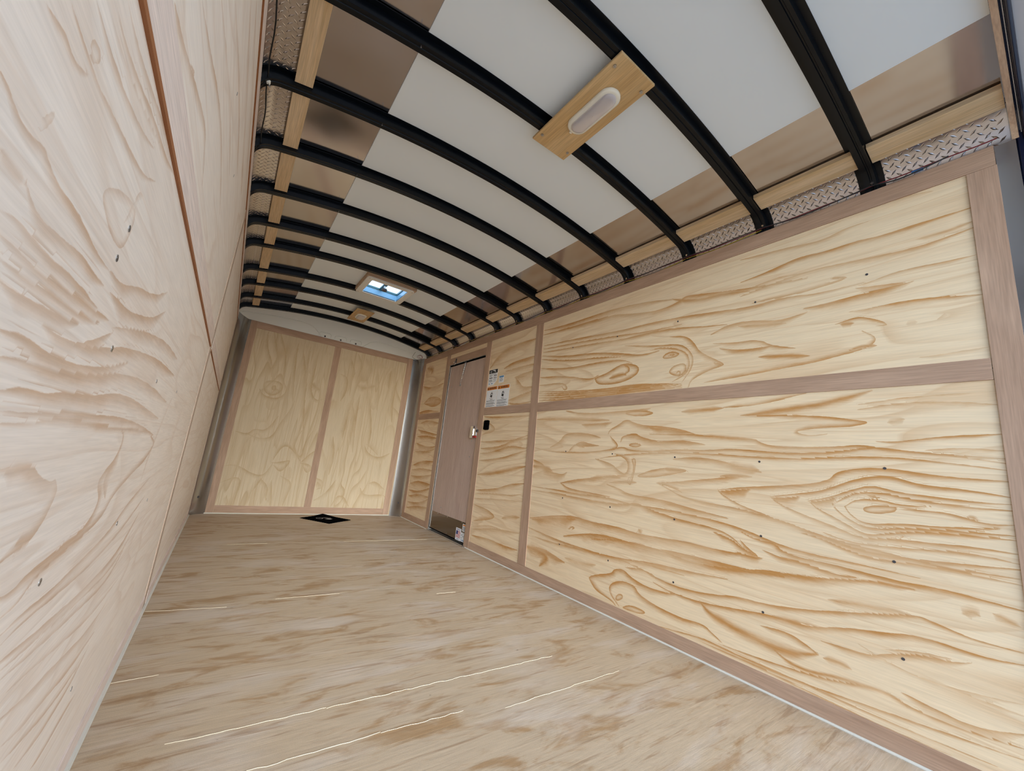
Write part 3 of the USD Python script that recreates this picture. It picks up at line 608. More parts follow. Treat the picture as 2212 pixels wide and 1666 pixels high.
def grain_values(key, a, z, h):
    """per point: depth inside the strongest band (1 at its line, falling to 0 at its soft edge) and the signed distance past its sharp edge"""
    G = np.full(a.shape, -1.0); E = np.full(a.shape, -1.0); best = np.full(a.shape, -1.0)
    for p, wl, wr, s in STROKES.get(key, ()):
        p = np.asarray(p, float)
        m = max(wl, wr) * 1.1 + 3 * h
        sel = np.nonzero((a > p[:, 0].min() - m) & (a < p[:, 0].max() + m) & (z > p[:, 1].min() - m) & (z < p[:, 1].max() + m))[0]
        if not len(sel):
            continue
        qa, qz = a[sel], z[sel]
        b = np.full(qa.shape, 9.0); sd = np.zeros(qa.shape); along = np.zeros(qa.shape)
        cum = np.r_[0, np.cumsum(np.hypot(*np.diff(p, axis=0).T))]; tot = cum[-1] + 1e-9
        loop = np.hypot(*(p[0] - p[-1])) < 0.01
        for (a0, z0), (a1, z1), c0 in zip(p[:-1], p[1:], cum):
            da, dz = a1 - a0, z1 - z0
            l2 = da * da + dz * dz + 1e-12
            t = np.clip(((qa - a0) * da + (qz - z0) * dz) / l2, 0, 1)
            ea, ez = qa - a0 - t * da, qz - z0 - t * dz
            dd = np.hypot(ea, ez)
            up = dd < b
            b = np.where(up, dd, b); sd = np.where(up, da * ez - dz * ea, sd)
            along = np.where(up, (c0 + t * math.sqrt(l2)) / tot, along)
        taper = 1.0 if loop else np.clip(0.2 + 4.0 * np.minimum(along, 1 - along), 0, 1)
        w = np.where(sd > 0, wl, wr) * taper
        if min(wl, wr) < 0.62 * max(wl, wr):                     # one sharp side, one soft side
            soft = (sd > 0) == (wl > wr)
            sgn = np.where(soft, b, -b)
            g = s * (1 - b / (max(wl, wr) * taper + 1e-6))
            g = np.where(soft, g, s * (1 - b / (6 * h)))
            e = np.clip(sgn / (2 * h), -1, 1)
            eff = np.where(soft, g, np.where(b < 1.6 * h, 0.0, -1.0))
        else:
            g = s * (1 - b / w); e = np.ones(g.shape); eff = g
        win = eff > best[sel]
        k = sel[win]
        G[k], E[k], best[k] = np.clip(g[win], -1, 1), e[win], eff[win]
    return G, E


def ply_sheet(parent, key, axis, face, back, a0, a1, z0, z1, m, h=0.02, label=None):
    """a plywood sheet whose seen face is a fine grid carrying the grain values; axis 'x' or 'y' is its normal"""
    na, nz = max(2, int(round((a1 - a0) / h)) + 1), max(2, int(round((z1 - z0) / h)) + 1)
    A, Z = np.meshgrid(np.linspace(a0, a1, na), np.linspace(z0, z1, nz), indexing='ij')
    g, ed = grain_values(key, A.ravel(), Z.ravel(), h)
    put = (lambda a, z, d: np.stack([np.full_like(a, d), a, z], -1)) if axis == 'x' else ((lambda a, z, d: np.stack([a, np.full_like(a, d), z], -1)) if axis == 'y' else (lambda a, z, d: np.stack([a, z, np.full_like(a, d)], -1)))
    v = put(A.ravel(), Z.ravel(), face)
    i = np.arange(na * nz).reshape(na, nz)
    q = np.stack([i[:-1, :-1], i[1:, :-1], i[1:, 1:], i[:-1, 1:]], -1).reshape(-1, 4)
    f = np.vstack([q[:, [0, 1, 2]], q[:, [0, 2, 3]]])
    e0, e1 = sorted((face, back))
    b = box(*((e0, e1, a0, a1, z0, z1) if axis == 'x' else (a0, a1, e0, e1, z0, z1) if axis == 'y' else (a0, a1, z0, z1, e0, e1)))
    ax = 'xyz'.index(axis)
    keep = ~(np.isclose(b.vertices[b.faces][:, :, ax], face).all(1))
    nrm = np.cross(v[f[0, 1]] - v[f[0, 0]], v[f[0, 2]] - v[f[0, 0]])[ax]
    if nrm * (face - back) < 0:
        f = f[:, ::-1]
    V = np.vstack([v, b.vertices]); F = np.vstack([f, b.faces[keep] + len(v)])
    base = str(parent.GetPath())
    me = usdkit.mesh(stage, base + '/' + numbered(base, 'plywood_sheet'), (V, F), m)
    UsdGeom.PrimvarsAPI(me).CreatePrimvar('grain', Sdf.ValueTypeNames.FloatArray, 'vertex').Set(Vt.FloatArray.FromNumpy(np.r_[g, np.full(8, -1.0)].astype(np.float32)))
    UsdGeom.PrimvarsAPI(me).CreatePrimvar('edge', Sdf.ValueTypeNames.FloatArray, 'vertex').Set(Vt.FloatArray.FromNumpy(np.r_[ed, np.full(8, -1.0)].astype(np.float32)))
    tag(me.GetPrim(), label)
    return me.GetPrim()


def disc(o, u, v, w, r, hgt=0.0015, n=14):
    c = trimesh.creation.cone(r * 0.5, 0.0, sections=n) if False else trimesh.creation.cylinder(r, hgt, sections=n)
    c.apply_translation((0, 0, hgt / 2))
    s = box(-r * 0.55, r * 0.55, -r * 0.12, r * 0.12, hgt * 0.9, hgt * 1.25)
    return frame3(cat_([c, s]), o, u, v, w)


# ---------------------------------------------------------------- roof line
RB = (0.97 ** 2 + 0.1 ** 2) / 0.2
ZC = 2.175 - RB
RC = 0.075


def roofline(n, leg=1.90, k_c=9, k_a=41):
    """points (x, z) of the bows' inner face pushed outwards by n, from the right wall over to the left"""
    xr = W + 0.006
    cx = xr - RC
    cz = ZC + math.sqrt((RB - RC) ** 2 - (cx - W / 2) ** 2)
    th = math.atan2(cz - ZC, cx - W / 2)
    a = np.linspace(0, th, k_c)
    corner = np.c_[cx + (RC + n) * np.cos(a), cz + (RC + n) * np.sin(a)]
    b = np.linspace(th, math.pi - th, k_a)[1:-1]
    arc = np.c_[W / 2 + (RB + n) * np.cos(b), ZC + (RB + n) * np.sin(b)]
    left = corner[::-1].copy(); left[:, 0] = W - left[:, 0]
    return np.vstack([[xr + n, leg], corner, arc, left, [W - xr - n, leg]])


def roof_at(x, n):
    return ZC + math.sqrt((RB + n) ** 2 - (x - W / 2) ** 2)


def sweep_y(profile_yn, leg=1.90):
    """a section in (y, n), closed, swept along the roof line"""
    prof = np.asarray(profile_yn, float)
    rows = np.stack([np.stack([p[:, 0], np.full(len(p), y), p[:, 1]], -1) for y, n in prof for p in [roofline(n, leg)]], 1)
    k, s = rows.shape[:2]
    v = rows.reshape(-1, 3)
    i, j = np.meshgrid(np.arange(k - 1), np.arange(s), indexing='ij')
    q = np.stack([i * s + j, (i + 1) * s + j, (i + 1) * s + (j + 1) % s, i * s + (j + 1) % s], -1).reshape(-1, 4)
    f = np.vstack([q[:, [0, 1, 2]], q[:, [0, 2, 3]]])
    cap = trimesh.creation.triangulate_polygon(sg.Polygon(prof), engine='earcut')[1]
    f = np.vstack([f, cap, cap[:, ::-1] + (k - 1) * s])
    m = trimesh.Trimesh(v, f, process=False)
    if m.volume < 0:
        m.invert()
    return m


def slab_along(y0, y1, x0, x1, n0, n1, k=10):
    """a curved slab under the roof between x0 and x1, n0..n1 outside the bows' inner face"""
    xs = np.linspace(x0, x1, k)
    v = np.array([[x, y, roof_at(x, n)] for x in xs for y, n in ((y0, n0), (y1, n0), (y1, n1), (y0, n1))])
    f = []
    for i in range(k - 1):
        for j in range(4):
            a, b, c, d = i * 4 + j, i * 4 + (j + 1) % 4, (i + 1) * 4 + (j + 1) % 4, (i + 1) * 4 + j
            f += [[a, b, c], [a, c, d]]
    f += [[0, 2, 1], [0, 3, 2], [4 * k - 4, 4 * k - 3, 4 * k - 2], [4 * k - 4, 4 * k - 2, 4 * k - 1]]
    m = trimesh.Trimesh(v, np.array(f), process=False)
    if m.volume < 0:
        m.invert()
    return m


# ---------------------------------------------------------------- ground and floor
g = trimesh.creation.box((60, 60, 0.1)); g.apply_translation((1, 0, -0.62))
obj('ground', g, M_GROUND, None, 'pale gravel yard outside behind the open trailer', 'ground', kind='structure')

floor = thing('floor', 'bare plywood trailer floor with brown streaks and pale cracks', 'floor', kind='structure')
FY = [-0.03, 1.305, 2.525, 3.745, 5.2]
for i in range(4):
    ply_sheet(floor, 'floor%d' % i, 'z', 0.0 if i != 1 else 0.0, -0.019, -0.02, W + 0.04, FY[i] + 0.001, FY[i + 1] - 0.001, M_FLOOR, h=0.03)


def splinter(x0, y0, x1, y1, w, seed, dark=False):
    r = random.Random(seed)
    k = max(6, int(abs(x1 - x0) / 0.02))
    t = np.linspace(0, 1, k)
    x = x0 + (x1 - x0) * t
    y = y0 + (y1 - y0) * t + np.array([r.uniform(-0.003, 0.003) for _ in t])
    hw = 0.55 * w * np.array([r.uniform(0.3, 1.0) for _ in t]) * np.clip(8 * np.minimum(t, 1 - t) + 0.1, 0, 1)
    v = np.vstack([np.c_[x, y - hw, np.full(k, 0.0004)], np.c_[x, y, np.full(k, 0.0016)], np.c_[x, y + hw, np.full(k, 0.0004)]])
    f = []
    for i in range(k - 1):
        for a in (0, k):
            f += [[a + i, a + i + 1, a + k + i + 1], [a + i, a + k + i + 1, a + k + i]]
    return trimesh.Trimesh(v, np.array(f), process=False)


for q, (x0, y0, x1, y1, w) in enumerate(((0.172, 1.549, 0.55, 1.537, 0.0022), (0.55, 1.537, 1.44, 1.514, 0.0030), (0.34, 1.366, 0.66, 1.362, 0.0026), (0.66, 1.362, 0.92, 1.348, 0.0012), (1.05, 1.306, 1.62, 1.306, 0.0016),
                                         (0.008, 1.922, 0.12, 1.925, 0.0030), (0.01, 2.52, 0.30, 2.478, 0.0045), (0.50, 2.526, 0.80, 2.516, 0.0035), (1.30, 2.36, 1.42, 2.355, 0.003), (0.30, 3.742, 0.55, 3.748, 0.004), (1.10, 3.747, 1.85, 3.744, 0.003))):
    obj('splinter', splinter(x0, y0, x1, y1, w, q), M_SPLINTER, floor)
obj('floor_frame', box(-0.05, W + 0.05, -0.03, 5.25, -0.12, -0.02), M_BLACK, floor)

# ---------------------------------------------------------------- walls
XR = W + 0.004
wr = thing('wall_right', 'right plywood wall with side door and reddish luan battens', 'wall', kind='structure')
obj('exterior_skin', box(W + 0.050, W + 0.054, 0.12, 5.25, -0.1, 2.05), M_ALU, wr)
for key, y0, y1, z0, z1, h in (('ru', 0.20, 2.555, 1.232, 1.965, 0.004), ('rl', 0.20, 2.555, 0.0, 1.230, 0.004), ('mu', 2.557, 3.395, 1.232, 1.965, 0.0045), ('ml', 2.557, 3.395, 0.0, 1.230, 0.0045),
                               ('du', 3.397, 4.200, 1.815, 1.965, 0.02), ('fu', 4.202, 5.0, 1.232, 1.965, 0.005), ('fl', 4.202, 5.0, 0.0, 1.230, 0.005)):
    ply_sheet(wr, 'R', 'x', XR, XR + 0.009, y0, y1, z0, z1, M_PLY_R, h)
for z, ys in ((1.652, (0.548, 0.955, 1.356, 1.780, 2.187)), (0.899, (0.540, 0.950, 1.356, 1.771, 2.179)), (0.587, (0.535, 0.949, 1.351, 1.767, 2.176)), (0.290, (0.532, 0.947, 1.349, 1.761, 2.173))):
    for y in ys:
        obj('screw', disc((XR, y, z), (0, 1, 0), (0, 0, 1), (-1, 0, 0), 0.0046, 0.0008), M_SCREWD, wr)

XL = -0.004
wl = thing('wall_left', 'left plywood wall close to the viewer, seen almost edge on', 'wall', kind='structure')
obj('exterior_skin', box(-0.054, -0.050, 0.12, 5.25, -0.1, 2.05), M_ALU, wl)
for key, y0, y1, z0, z1, h in (('lu', 0.20, 2.555, 1.212, 1.955, 0.005), ('ll', 0.20, 2.555, 0.0, 1.210, 0.004), ('lfu', 2.557, 5.0, 1.212, 1.955, 0.014), ('lfl', 2.557, 5.0, 0.0, 1.210, 0.014)):
    ply_sheet(wl, 'L', 'x', XL, XL - 0.009, y0, y1, z0, z1, M_PLY_L, h)
for y, z in ((0.820, 1.021), (0.810, 0.976), (0.908, 0.878), (1.329, 0.878), (0.911, 0.577), (1.339, 0.571), (1.355, 0.253), (1.311, 1.637), (1.684, 1.621), (1.730, 0.889), (1.734, 0.567)):
    obj('screw', disc((XL, y, z), (0, 1, 0), (0, 0, 1), (1, 0, 0), 0.0046, 0.0007), M_SCREW, wl)

wf = thing('wall_front', 'front plywood wall at the far end with upright grain', 'wall', kind='structure')
YF = L + 0.004
obj('exterior_skin', box(-0.05, W + 0.05, 5.25, 5.254, -0.1, 2.3), M_ALU, wf)
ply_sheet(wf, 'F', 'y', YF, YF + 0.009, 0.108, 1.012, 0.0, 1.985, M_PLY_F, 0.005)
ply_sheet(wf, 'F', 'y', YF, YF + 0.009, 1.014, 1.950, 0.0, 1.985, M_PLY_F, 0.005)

# battens: trim_<n>
tn = [0]


def trim(mesh, m, label, edge=None):
    tn[0] += 1
    if edge is None:
        return obj('trim_%d' % tn[0], mesh, m, None, label, 'trim', kind='structure')
    t = thing('trim_%d' % tn[0], label, 'trim', kind='structure')
    obj('batten', mesh, m, t)
    obj('sawn_edge', edge, M_LUAN_EDGE, t)
    return t


trim(box(W, XR, 0.20, 4.993, 1.930, 2.004), M_LUAN_Y, 'long luan batten along the top of the right wall')
trim(box(W, XR, 0.268, 2.530, 1.193, 1.263), M_LUAN_Y, 'luan rail across the large right wall panel at mid height')
trim(box(W, XR, 2.6225, 3.326, 1.195, 1.265), M_LUAN_Y, 'short luan rail right of the side door below the labels')
trim(box(W, XR, 4.292, 4.904, 1.195, 1.265), M_LUAN_Y, 'short luan rail left of the side door')
trim(box(W, XR, 0.268, 3.318, 0.001, 0.066), M_LUAN_Y, 'luan skirting batten along the right wall rear of the door')
trim(box(W, XR, 4.292, 4.904, 0.001, 0.070), M_LUAN_Y, 'short luan skirting batten in the corner left of the door')
trim(frame3(extr(sg.Polygon([(0.198, 0.0), (0.266, 0.0), (0.266, 1.929), (0.198, 1.929)]), 0.004), (W, 0, 0), (0, 1, 0), (0, 0, 1), (1, 0, 0)), M_LUAN_Z, 'wide upright luan batten at the open rear end of the right wall')
trim(frame3(extr(sg.Polygon([(2.509, 0.067), (2.598, 0.067), (2.634, 1.929), (2.545, 1.929)]), 0.004), (W, 0, 0), (0, 1, 0), (0, 0, 1), (1, 0, 0)), M_LUAN_Z, 'upright luan batten midway along the right wall')
trim(box(W, XR, 3.327, 3.412, 0.0, 1.929), M_LUAN_Z, 'upright luan batten beside the latch edge of the side door')
trim(box(W, XR, 4.200, 4.291, 0.0, 1.929), M_LUAN_Z, 'upright luan batten beside the hinge edge of the side door')
trim(box(W, XR, 3.413, 4.199, 1.806, 1.882), M_LUAN_Y, 'luan header batten above the side door')
trim(box(W, XR, 4.906, 4.993, 0.0, 1.929), M_LUAN_Z, 'upright luan batten at the front end of the right wall')

trim(box(XL, 0, 0.20, 4.993, 1.930, 1.995), M_PALE_Y, 'luan batten along the top of the left wall', edge=box(XL, 0.0002, 0.20, 4.993, 1.922, 1.930))
trim(box(XL, 0, 0.268, 2.513, 1.188, 1.258), M_PALE_Y, 'pinkish luan rail at mid height of the near left wall', edge=box(XL, 0.0002, 0.268, 2.513, 1.180, 1.188))
trim(box(XL, 0, 2.603, 4.900, 1.183, 1.250), M_PALE_Y, 'luan rail at mid height of the far left wall', edge=box(XL, 0.0002, 2.603, 4.900, 1.175, 1.183))
trim(box(XL, -0.0012, 2.515, 2.601, 0.0, 1.921), M_PALE_Z, 'upright luan batten midway along the left wall')
trim(box(XL, -0.0012, 4.902, 4.990, 0.0, 1.921), M_PALE_Z, 'upright luan batten at the front end of the left wall')
trim(box(XL, 0, 0.268, 2.513, 0.004, 0.062), M_PALE_Y, 'luan skirting batten along the near left wall')
trim(box(XL, 0, 2.603, 4.900, 0.004, 0.062), M_PALE_Y, 'luan skirting batten along the far left wall')

trim(box(0.181, 1.868, L, YF, 1.918, 1.992), M_LUAN_X, 'luan batten across the top of the front wall under the white cap')
trim(box(0.181, 1.855, L, YF, 0.008, 0.078), M_LUAN_X, 'luan skirting batten across the foot of the front wall')
trim(box(0.113, 0.180, L, YF, 0.008, 1.992), M_LUAN_Z, 'upright luan batten at the left end of the front wall')
trim(box(0.977, 1.047, L, YF, 0.079, 1.917), M_LUAN_Z, 'upright luan batten down the middle of the front wall')
trim(frame3(extr(sg.Polygon([(1.856, 0.008), (1.925, 0.008), (1.942, 1.992), (1.869, 1.992)]), 0.004), (0, L, 0), (1, 0, 0), (0, 0, 1), (0, 1, 0)), M_LUAN_Z, 'upright luan batten at the right end of the front wall')


def bead(pts, r=0.005):
    return tube(pts, r, 6)


trim(bead([(W - 0.001, y, 0.002) for y in np.linspace(0.2, 3.38, 40)], 0.0065), M_CAULK, 'white caulk bead at the foot of the right wall')
trim(bead([(W - 0.001, y, 0.002) for y in np.linspace(4.21, 4.99, 12)], 0.0055), M_CAULK, 'white caulk bead in the corner left of the side door')
trim(bead([(0.002, y, 0.002) for y in np.linspace(0.2, 4.99, 60)], 0.0065), M_CAULK, 'white caulk bead at the foot of the left wall')
trim(bead([(x, L - 0.002, 0.003) for x in np.linspace(0.11, 1.935, 40)], 0.006), M_CAULK, 'white caulk bead at the foot of the front wall')

# ---------------------------------------------------------------- stainless corner coves
def cove_line(off=0.0, k=25):
    """plan curve of the left cove: a shallow hollow arc from the side wall to the front wall"""
    a, b = np.array([0.001, 4.985]), np.array([0.116, 5.092])
    c = b - a; n = np.array([-c[1], c[0]]) / np.hypot(*c)
    t = np.linspace(0, 1, k)[:, None]
    return a + c * t + n * (0.016 * 4 * t * (1 - t) + off)


def cove(side):
    ring = np.vstack([cove_line(), cove_line(0.0025)[::-1]])
    if side > 0:
        ring[:, 0] = W - ring[:, 0]
    return extr(sg.Polygon(ring), 2.05)


for side, lab in ((-1, 'left'), (1, 'right')):
    t = thing('corner_cove', 'curved stainless steel strip in the front %s corner' % lab, 'corner strip')
    obj('cove_sheet', cove(side), M_STEEL, t, smooth=40)
    p = cove_line()[10]; c = np.array([0.115, 0.107]) / math.hypot(0.115, 0.107)
    o = np.array([p[0], p[1], 0.16]); nrm = np.array([c[1], -c[0], 0]); tg = np.array([c[0], c[1], 0])
    if side > 0:
        o[0] = W - o[0]; nrm[0] *= -1; tg[0] *= -1
    obj('dark_plug', frame3(trimesh.creation.cylinder(0.011, 0.003, sections=16), o, tg, (0, 0, 1), nrm), M_SCREWD, t)

# ---------------------------------------------------------------- ceiling: roof skin, liner
ceil = thing('ceiling', 'curved metal roof skin with a wide white liner strip down its middle', 'ceiling', kind='structure')


def shell(n0, n1, y0, y1, i0, i1, leg=1.90):
    a, b = roofline(n0, leg)[i0:i1], roofline(n1, leg)[i0:i1]
    ring = sg.Polygon(np.vstack([a, b[::-1]]))
    m = extr(ring, y1 - y0)
    return frame3(m, (0, y0, 0), (1, 0, 0), (0, 0, 1), (0, 1, 0))


NR = 0.0385
VX0, VX1, VY0, VY1 = 0.845, 1.215, 3.395, 3.765     # roof hole for the vent


def strip(n0, n1, x0, x1, y0, y1, k=24):
    return slab_along(y0, y1, x0, x1, n0, n1, k)


for nm, n0, n1, x0, x1, m_ in (('roof_skin', NR, NR + 0.003, -0.0, W, M_ROOF), ('white_liner', 0.0356, 0.0380, 0.430, 1.662, M_LINER)):
    parts = [strip(n0, n1, x0, x1, -0.30 if nm == 'roof_skin' else 0.161, VY0, 40), strip(n0, n1, x0, x1, VY1, 5.2, 40), strip(n0, n1, x0, VX0, VY0, VY1), strip(n0, n1, VX1, x1, VY0, VY1)]
    obj(nm, cat_(parts), m_, ceil, smooth=30)

for side in (1, -1):
    e = shell(NR, NR + 0.003, -0.30, 5.2, 0, int(np.argmax(roofline(NR, 1.88)[2:, 0] < 1.985)) + 3, 1.88)
    if side < 0:
        e.apply_transform(np.diag([-1, 1, 1, 1])); e.apply_translation((W, 0, 0))
    obj('edge_skin', e, M_ALU, ceil)

# diamond plate along both roof edges
def tread(side):
    KP = int(np.argmax(roofline(NR - 0.003, 1.88)[2:, 0] < 1.985)) + 3
    rl = roofline(NR - 0.001, 1.88)[:14]
    s = np.r_[0, np.cumsum(np.hypot(*np.diff(rl, axis=0).T))]
    base = shell(NR - 0.003, NR - 0.001, 0.162, 4.97, 0, KP, 1.88)
    parts = []
    smax = s[KP - 1]
    pitch = 0.030
    rows = int(smax / (pitch / 2)) + 1
    vs, fs, nv = [], [], 0
    rl3 = roofline(NR - 0.003, 1.88)[:14]
    for r in range(rows):
        sc = 0.008 + r * pitch / 2
        if sc > smax - 0.006:
            break
        cols = int(4.8 / pitch)
        for c in range(cols):
            yc = 0.178 + c * pitch + (pitch / 2 if r % 2 else 0)
            ang = math.radians(45 if (r + 0) % 2 else -45)
            l, w_, hh = 0.0125, 0.0036, 0.0015
            loc = np.array([[-l, 0, 0], [0, -w_, 0], [l, 0, 0], [0, w_, 0], [-l * 0.45, 0, hh], [l * 0.45, 0, hh]])
            y = yc + loc[:, 0] * math.cos(ang) - loc[:, 1] * math.sin(ang)
            ss = sc + loc[:, 0] * math.sin(ang) + loc[:, 1] * math.cos(ang)
            x = np.interp(ss, s, rl3[:, 0]); z = np.interp(ss, s, rl3[:, 1])
            x2 = np.interp(ss + 0.004, s, rl3[:, 0]); z2 = np.interp(ss + 0.004, s, rl3[:, 1])
            nx, nz = (z2 - z), -(x2 - x); ln = np.hypot(nx, nz) + 1e-9; nx, nz = -nx / ln, -nz / ln
            v = np.c_[x + nx * loc[:, 2], y, z + nz * loc[:, 2]]
            if side < 0:
                v[:, 0] = W - v[:, 0]
            vs.append(v)
            fs.append(np.array([[0, 1, 4], [1, 5, 4], [1, 2, 5], [2, 3, 5], [3, 4, 5], [3, 0, 4]]) + nv); nv += 6
    lugs = trimesh.Trimesh(np.vstack(vs), np.vstack(fs), process=False)
    if side < 0:
        base.apply_transform(np.diag([-1, 1, 1, 1])); base.apply_translation((W, 0, 0))
        lugs.invert() if False else None
    return base, lugs


for side, lab in ((1, 'right'), (-1, 'left')):
    t = thing('tread_plate', 'diamond tread plate along the curved %s roof edge' % lab, 'tread plate')
    b, lg = tread(side)
    obj('plate_sheet', b, M_PLATE, t, smooth=30)
    obj('raised_tread', lg, M_PLATE, t, kind='stuff')

# ---------------------------------------------------------------- roof bows
BOWS = [0.515, 0.918, 1.312, 1.730, 2.132, 2.537, 2.940, 3.285, 3.787, 4.165, 4.565, 4.915]
BLAB = ['black steel roof bow nearest the open rear end', 'black steel roof bow carrying the near end of the large lamp board', 'black steel roof bow carrying the far end of the large lamp board',
        'first black roof bow beyond the large lamp board', 'second black roof bow beyond the large lamp board', 'third black roof bow beyond the large lamp board',
        'fourth black roof bow beyond the large lamp board', 'black steel roof bow along the near side of the roof vent', 'black steel roof bow along the far side of the roof vent',
        'black steel roof bow next beyond the roof vent at the small lamp board', 'second to last black roof bow crossing above the small lamp board', 'last black roof bow against the white nose cap']
HAT = [(-0.040, 0.0330), (-0.0205, 0.0330), (-0.0185, 0.0), (-0.008, 0.0), (-0.006, 0.003), (-0.002, 0.003), (0.0, 0.0), (0.0185, 0.0), (0.0205, 0.0330), (0.040, 0.0330), (0.040, 0.0350), (0.0185, 0.0350), (0.0165, 0.005), (-0.0165, 0.005), (-0.0185, 0.0350), (-0.040, 0.0350)]


def hex_screw(o, u, v, w, r=0.005, ln=0.018):
    c = trimesh.creation.cylinder(r * 0.45, ln, sections=8); c.apply_translation((0, 0, ln / 2))
    h = trimesh.creation.cylinder(r, 0.004, sections=6); h.apply_translation((0, 0, ln))
    return frame3(cat_([c, h]), o, u, v, w)


for y, lab in zip(BOWS, BLAB):
    t = thing('roof_bow', lab, 'roof bow', group='black roof bows', loc=(W / 2, y, 0))
    m = sweep_y(HAT, 1.90); m.apply_translation((-W / 2, 0, 0))
    obj('hat_channel', m, M_BLACK, t, smooth=25)
    zx = roof_at(0.42, 0)
    obj('screw', hex_screw((0.42 - W / 2, -0.012, zx + 0.001), (1, 0, 0), (0, 1, 0), (0.0, -0.35, -0.94), 0.0022, 0.014), M_SCREW, t)
    obj('wire_screw', hex_screw((W + 0.008 - W / 2, -0.006, 2.030), (0, 1, 0), (0, 0, 1), (-0.94, 0, 0.34), 0.0055, 0.014), M_CHROME, t)

# ---------------------------------------------------------------- pine furring blocks between the bows
ORD = ['rear frame', 'first', 'second', 'third', 'fourth', 'fifth', 'sixth', 'seventh', 'eighth', 'ninth', 'tenth', 'eleventh', 'twelfth']


def furring(y0, y1, x0, x1, side):
    n0, n1 = 0.0135, 0.0325
    c = 0.006
    za, zb = roof_at(x0, 0.0), roof_at(x1, 0.0)
    m = box(0, 1, y0, y1, 0, 1)
    v = m.vertices.copy()
    v[:, 2] = np.where(v[:, 0] < .5, za, zb) + np.where(v[:, 2] < .5, n0, n1)
    v[:, 0] = np.where(v[:, 0] < .5, x0, x1)
    m.vertices = v
    return m


edges = [0.163] + BOWS
for i in range(12):
    a, b = edges[i], edges[i + 1]
    for side, lab, x0, x1 in ((1, 'right', 1.917, 1.999), (-1, 'left', 0.092, 0.152)):
        if side < 0 and i < 1:
            continue
        where = 'between the rear hoop and the first bow' if i == 0 else 'between %s and %s bows from the rear' % (ORD[i], ORD[i + 1])
        obj('furring_block', furring(a + (0.022 if i else 0.0), b - 0.022, x0, x1, side), M_PINE_Y, None, 'pine block at the %s roof edge %s' % (lab, where), 'wood block', 'pine blocks on the %s roof edge' % lab)

# ---------------------------------------------------------------- white nose cap
CAPTOP = roofline(0.012, 1.985)
_s = np.r_[0, np.cumsum(np.hypot(*np.diff(CAPTOP, axis=0).T))]; _s /= _s[-1]
_th = np.linspace(0, np.pi / 2, 12)
_r = np.c_[W - 0.116 + 0.116 * np.cos(_th), 4.975 + 0.108 * np.sin(_th)]
_l = np.c_[0.116 - 0.116 * np.cos(_th), 4.975 + 0.108 * np.sin(_th)][::-1]
CAPLOW = np.vstack([_r, np.c_[np.linspace(_r[-1, 0], _l[0, 0], 40)[1:-1], np.full(38, _r[-1, 1])], _l])
_q = np.r_[0, np.cumsum(np.hypot(*np.diff(CAPLOW, axis=0).T))]; _q /= _q[-1]


def cap_at(u, t, lift=0.0):
    """a point of the cap: u runs right to left, t from the last bow down to the front wall; lift towards the room"""
    u, t = np.broadcast_arrays(np.asarray(u, float), np.asarray(t, float))
    tx, tz = np.interp(u, _s, CAPTOP[:, 0]), np.interp(u, _s, CAPTOP[:, 1])
    lx, ly = np.interp(u, _q, CAPLOW[:, 0]), np.interp(u, _q, CAPLOW[:, 1])
    b = np.sin(np.pi * t) * np.sin(np.pi * u)
    x = tx * (1 - t) + lx * t
    y = 4.950 * (1 - t) + ly * t + 0.020 * b - 0.72 * lift
    z = tz * (1 - t) + 1.990 * t + 0.012 * b - 0.69 * lift
    return np.stack([x, y, z], -1)


def nose_cap():
    NS, NT = 120, 20
    U, T = np.meshgrid(np.linspace(0, 1, NS), np.linspace(0, 1, NT), indexing='xy')
    V = cap_at(U.ravel(), T.ravel())
    i = np.arange(NS * NT).reshape(NT, NS)
    qd = np.stack([i[:-1, :-1], i[1:, :-1], i[1:, 1:], i[:-1, 1:]], -1).reshape(-1, 4)
    f = np.vstack([qd[:, [0, 1, 2]], qd[:, [0, 2, 3]]])
    V = np.vstack([V, V + np.array([0, 0.006, 0.002])]); f = np.vstack([f, f[:, ::-1] + NS * NT])
    return trimesh.Trimesh(V, f, process=False)


cap = thing('nose_cap', 'white moulded cap bridging the last roof bow and the front wall', 'nose cap')
obj('cap_shell', nose_cap(), M_CAP, cap, smooth=True)
for pts in ([(0.60, 0.99), (0.62, 0.80), (0.645, 0.60), (0.69, 0.47), (0.78, 0.44), (0.88, 0.44), (0.96, 0.46)], [(0.385, 0.99), (0.365, 0.80), (0.345, 0.62), (0.31, 0.50), (0.24, 0.47), (0.14, 0.48), (0.06, 0.52)]):
    p = np.array(pts)
    k = np.linspace(0, 1, 50); kk = np.linspace(0, 1, len(p))
    uu, tt = np.interp(k, kk, p[:, 0]), np.interp(k, kk, p[:, 1])
    w5 = np.ones(7) / 7
    uu[3:-3], tt[3:-3] = np.convolve(uu, w5, 'valid'), np.convolve(tt, w5, 'valid')
    obj('moulded_ridge', tube(cap_at(uu, tt), 0.0055, 8), M_CAP, cap, smooth=True)
for uc in (0.585, 0.505, 0.425):
    c = np.array([(-0.030, 0.13), (-0.030, 0.02), (-0.022, -0.04), (0.022, -0.04), (0.030, 0.02), (0.030, 0.13)])
    k = np.linspace(0, 1, 40); d = np.r_[0, np.cumsum(np.hypot(*np.diff(c, axis=0).T))]; d /= d[-1]
    obj('bolt_boss', tube(cap_at(uc + np.interp(k, d, c[:, 0]), 0.80 + np.interp(k, d, c[:, 1])), 0.0045, 6), M_CAP, cap, smooth=True)
    o = cap_at(uc, 0.93, 0.001)
    obj('bolt', frame3(trimesh.creation.cylinder(0.009, 0.010, sections=12), o, (1, 0, 0), (0, -0.69, 0.72), (0, -0.72, -0.69)), M_SCREWD, cap)

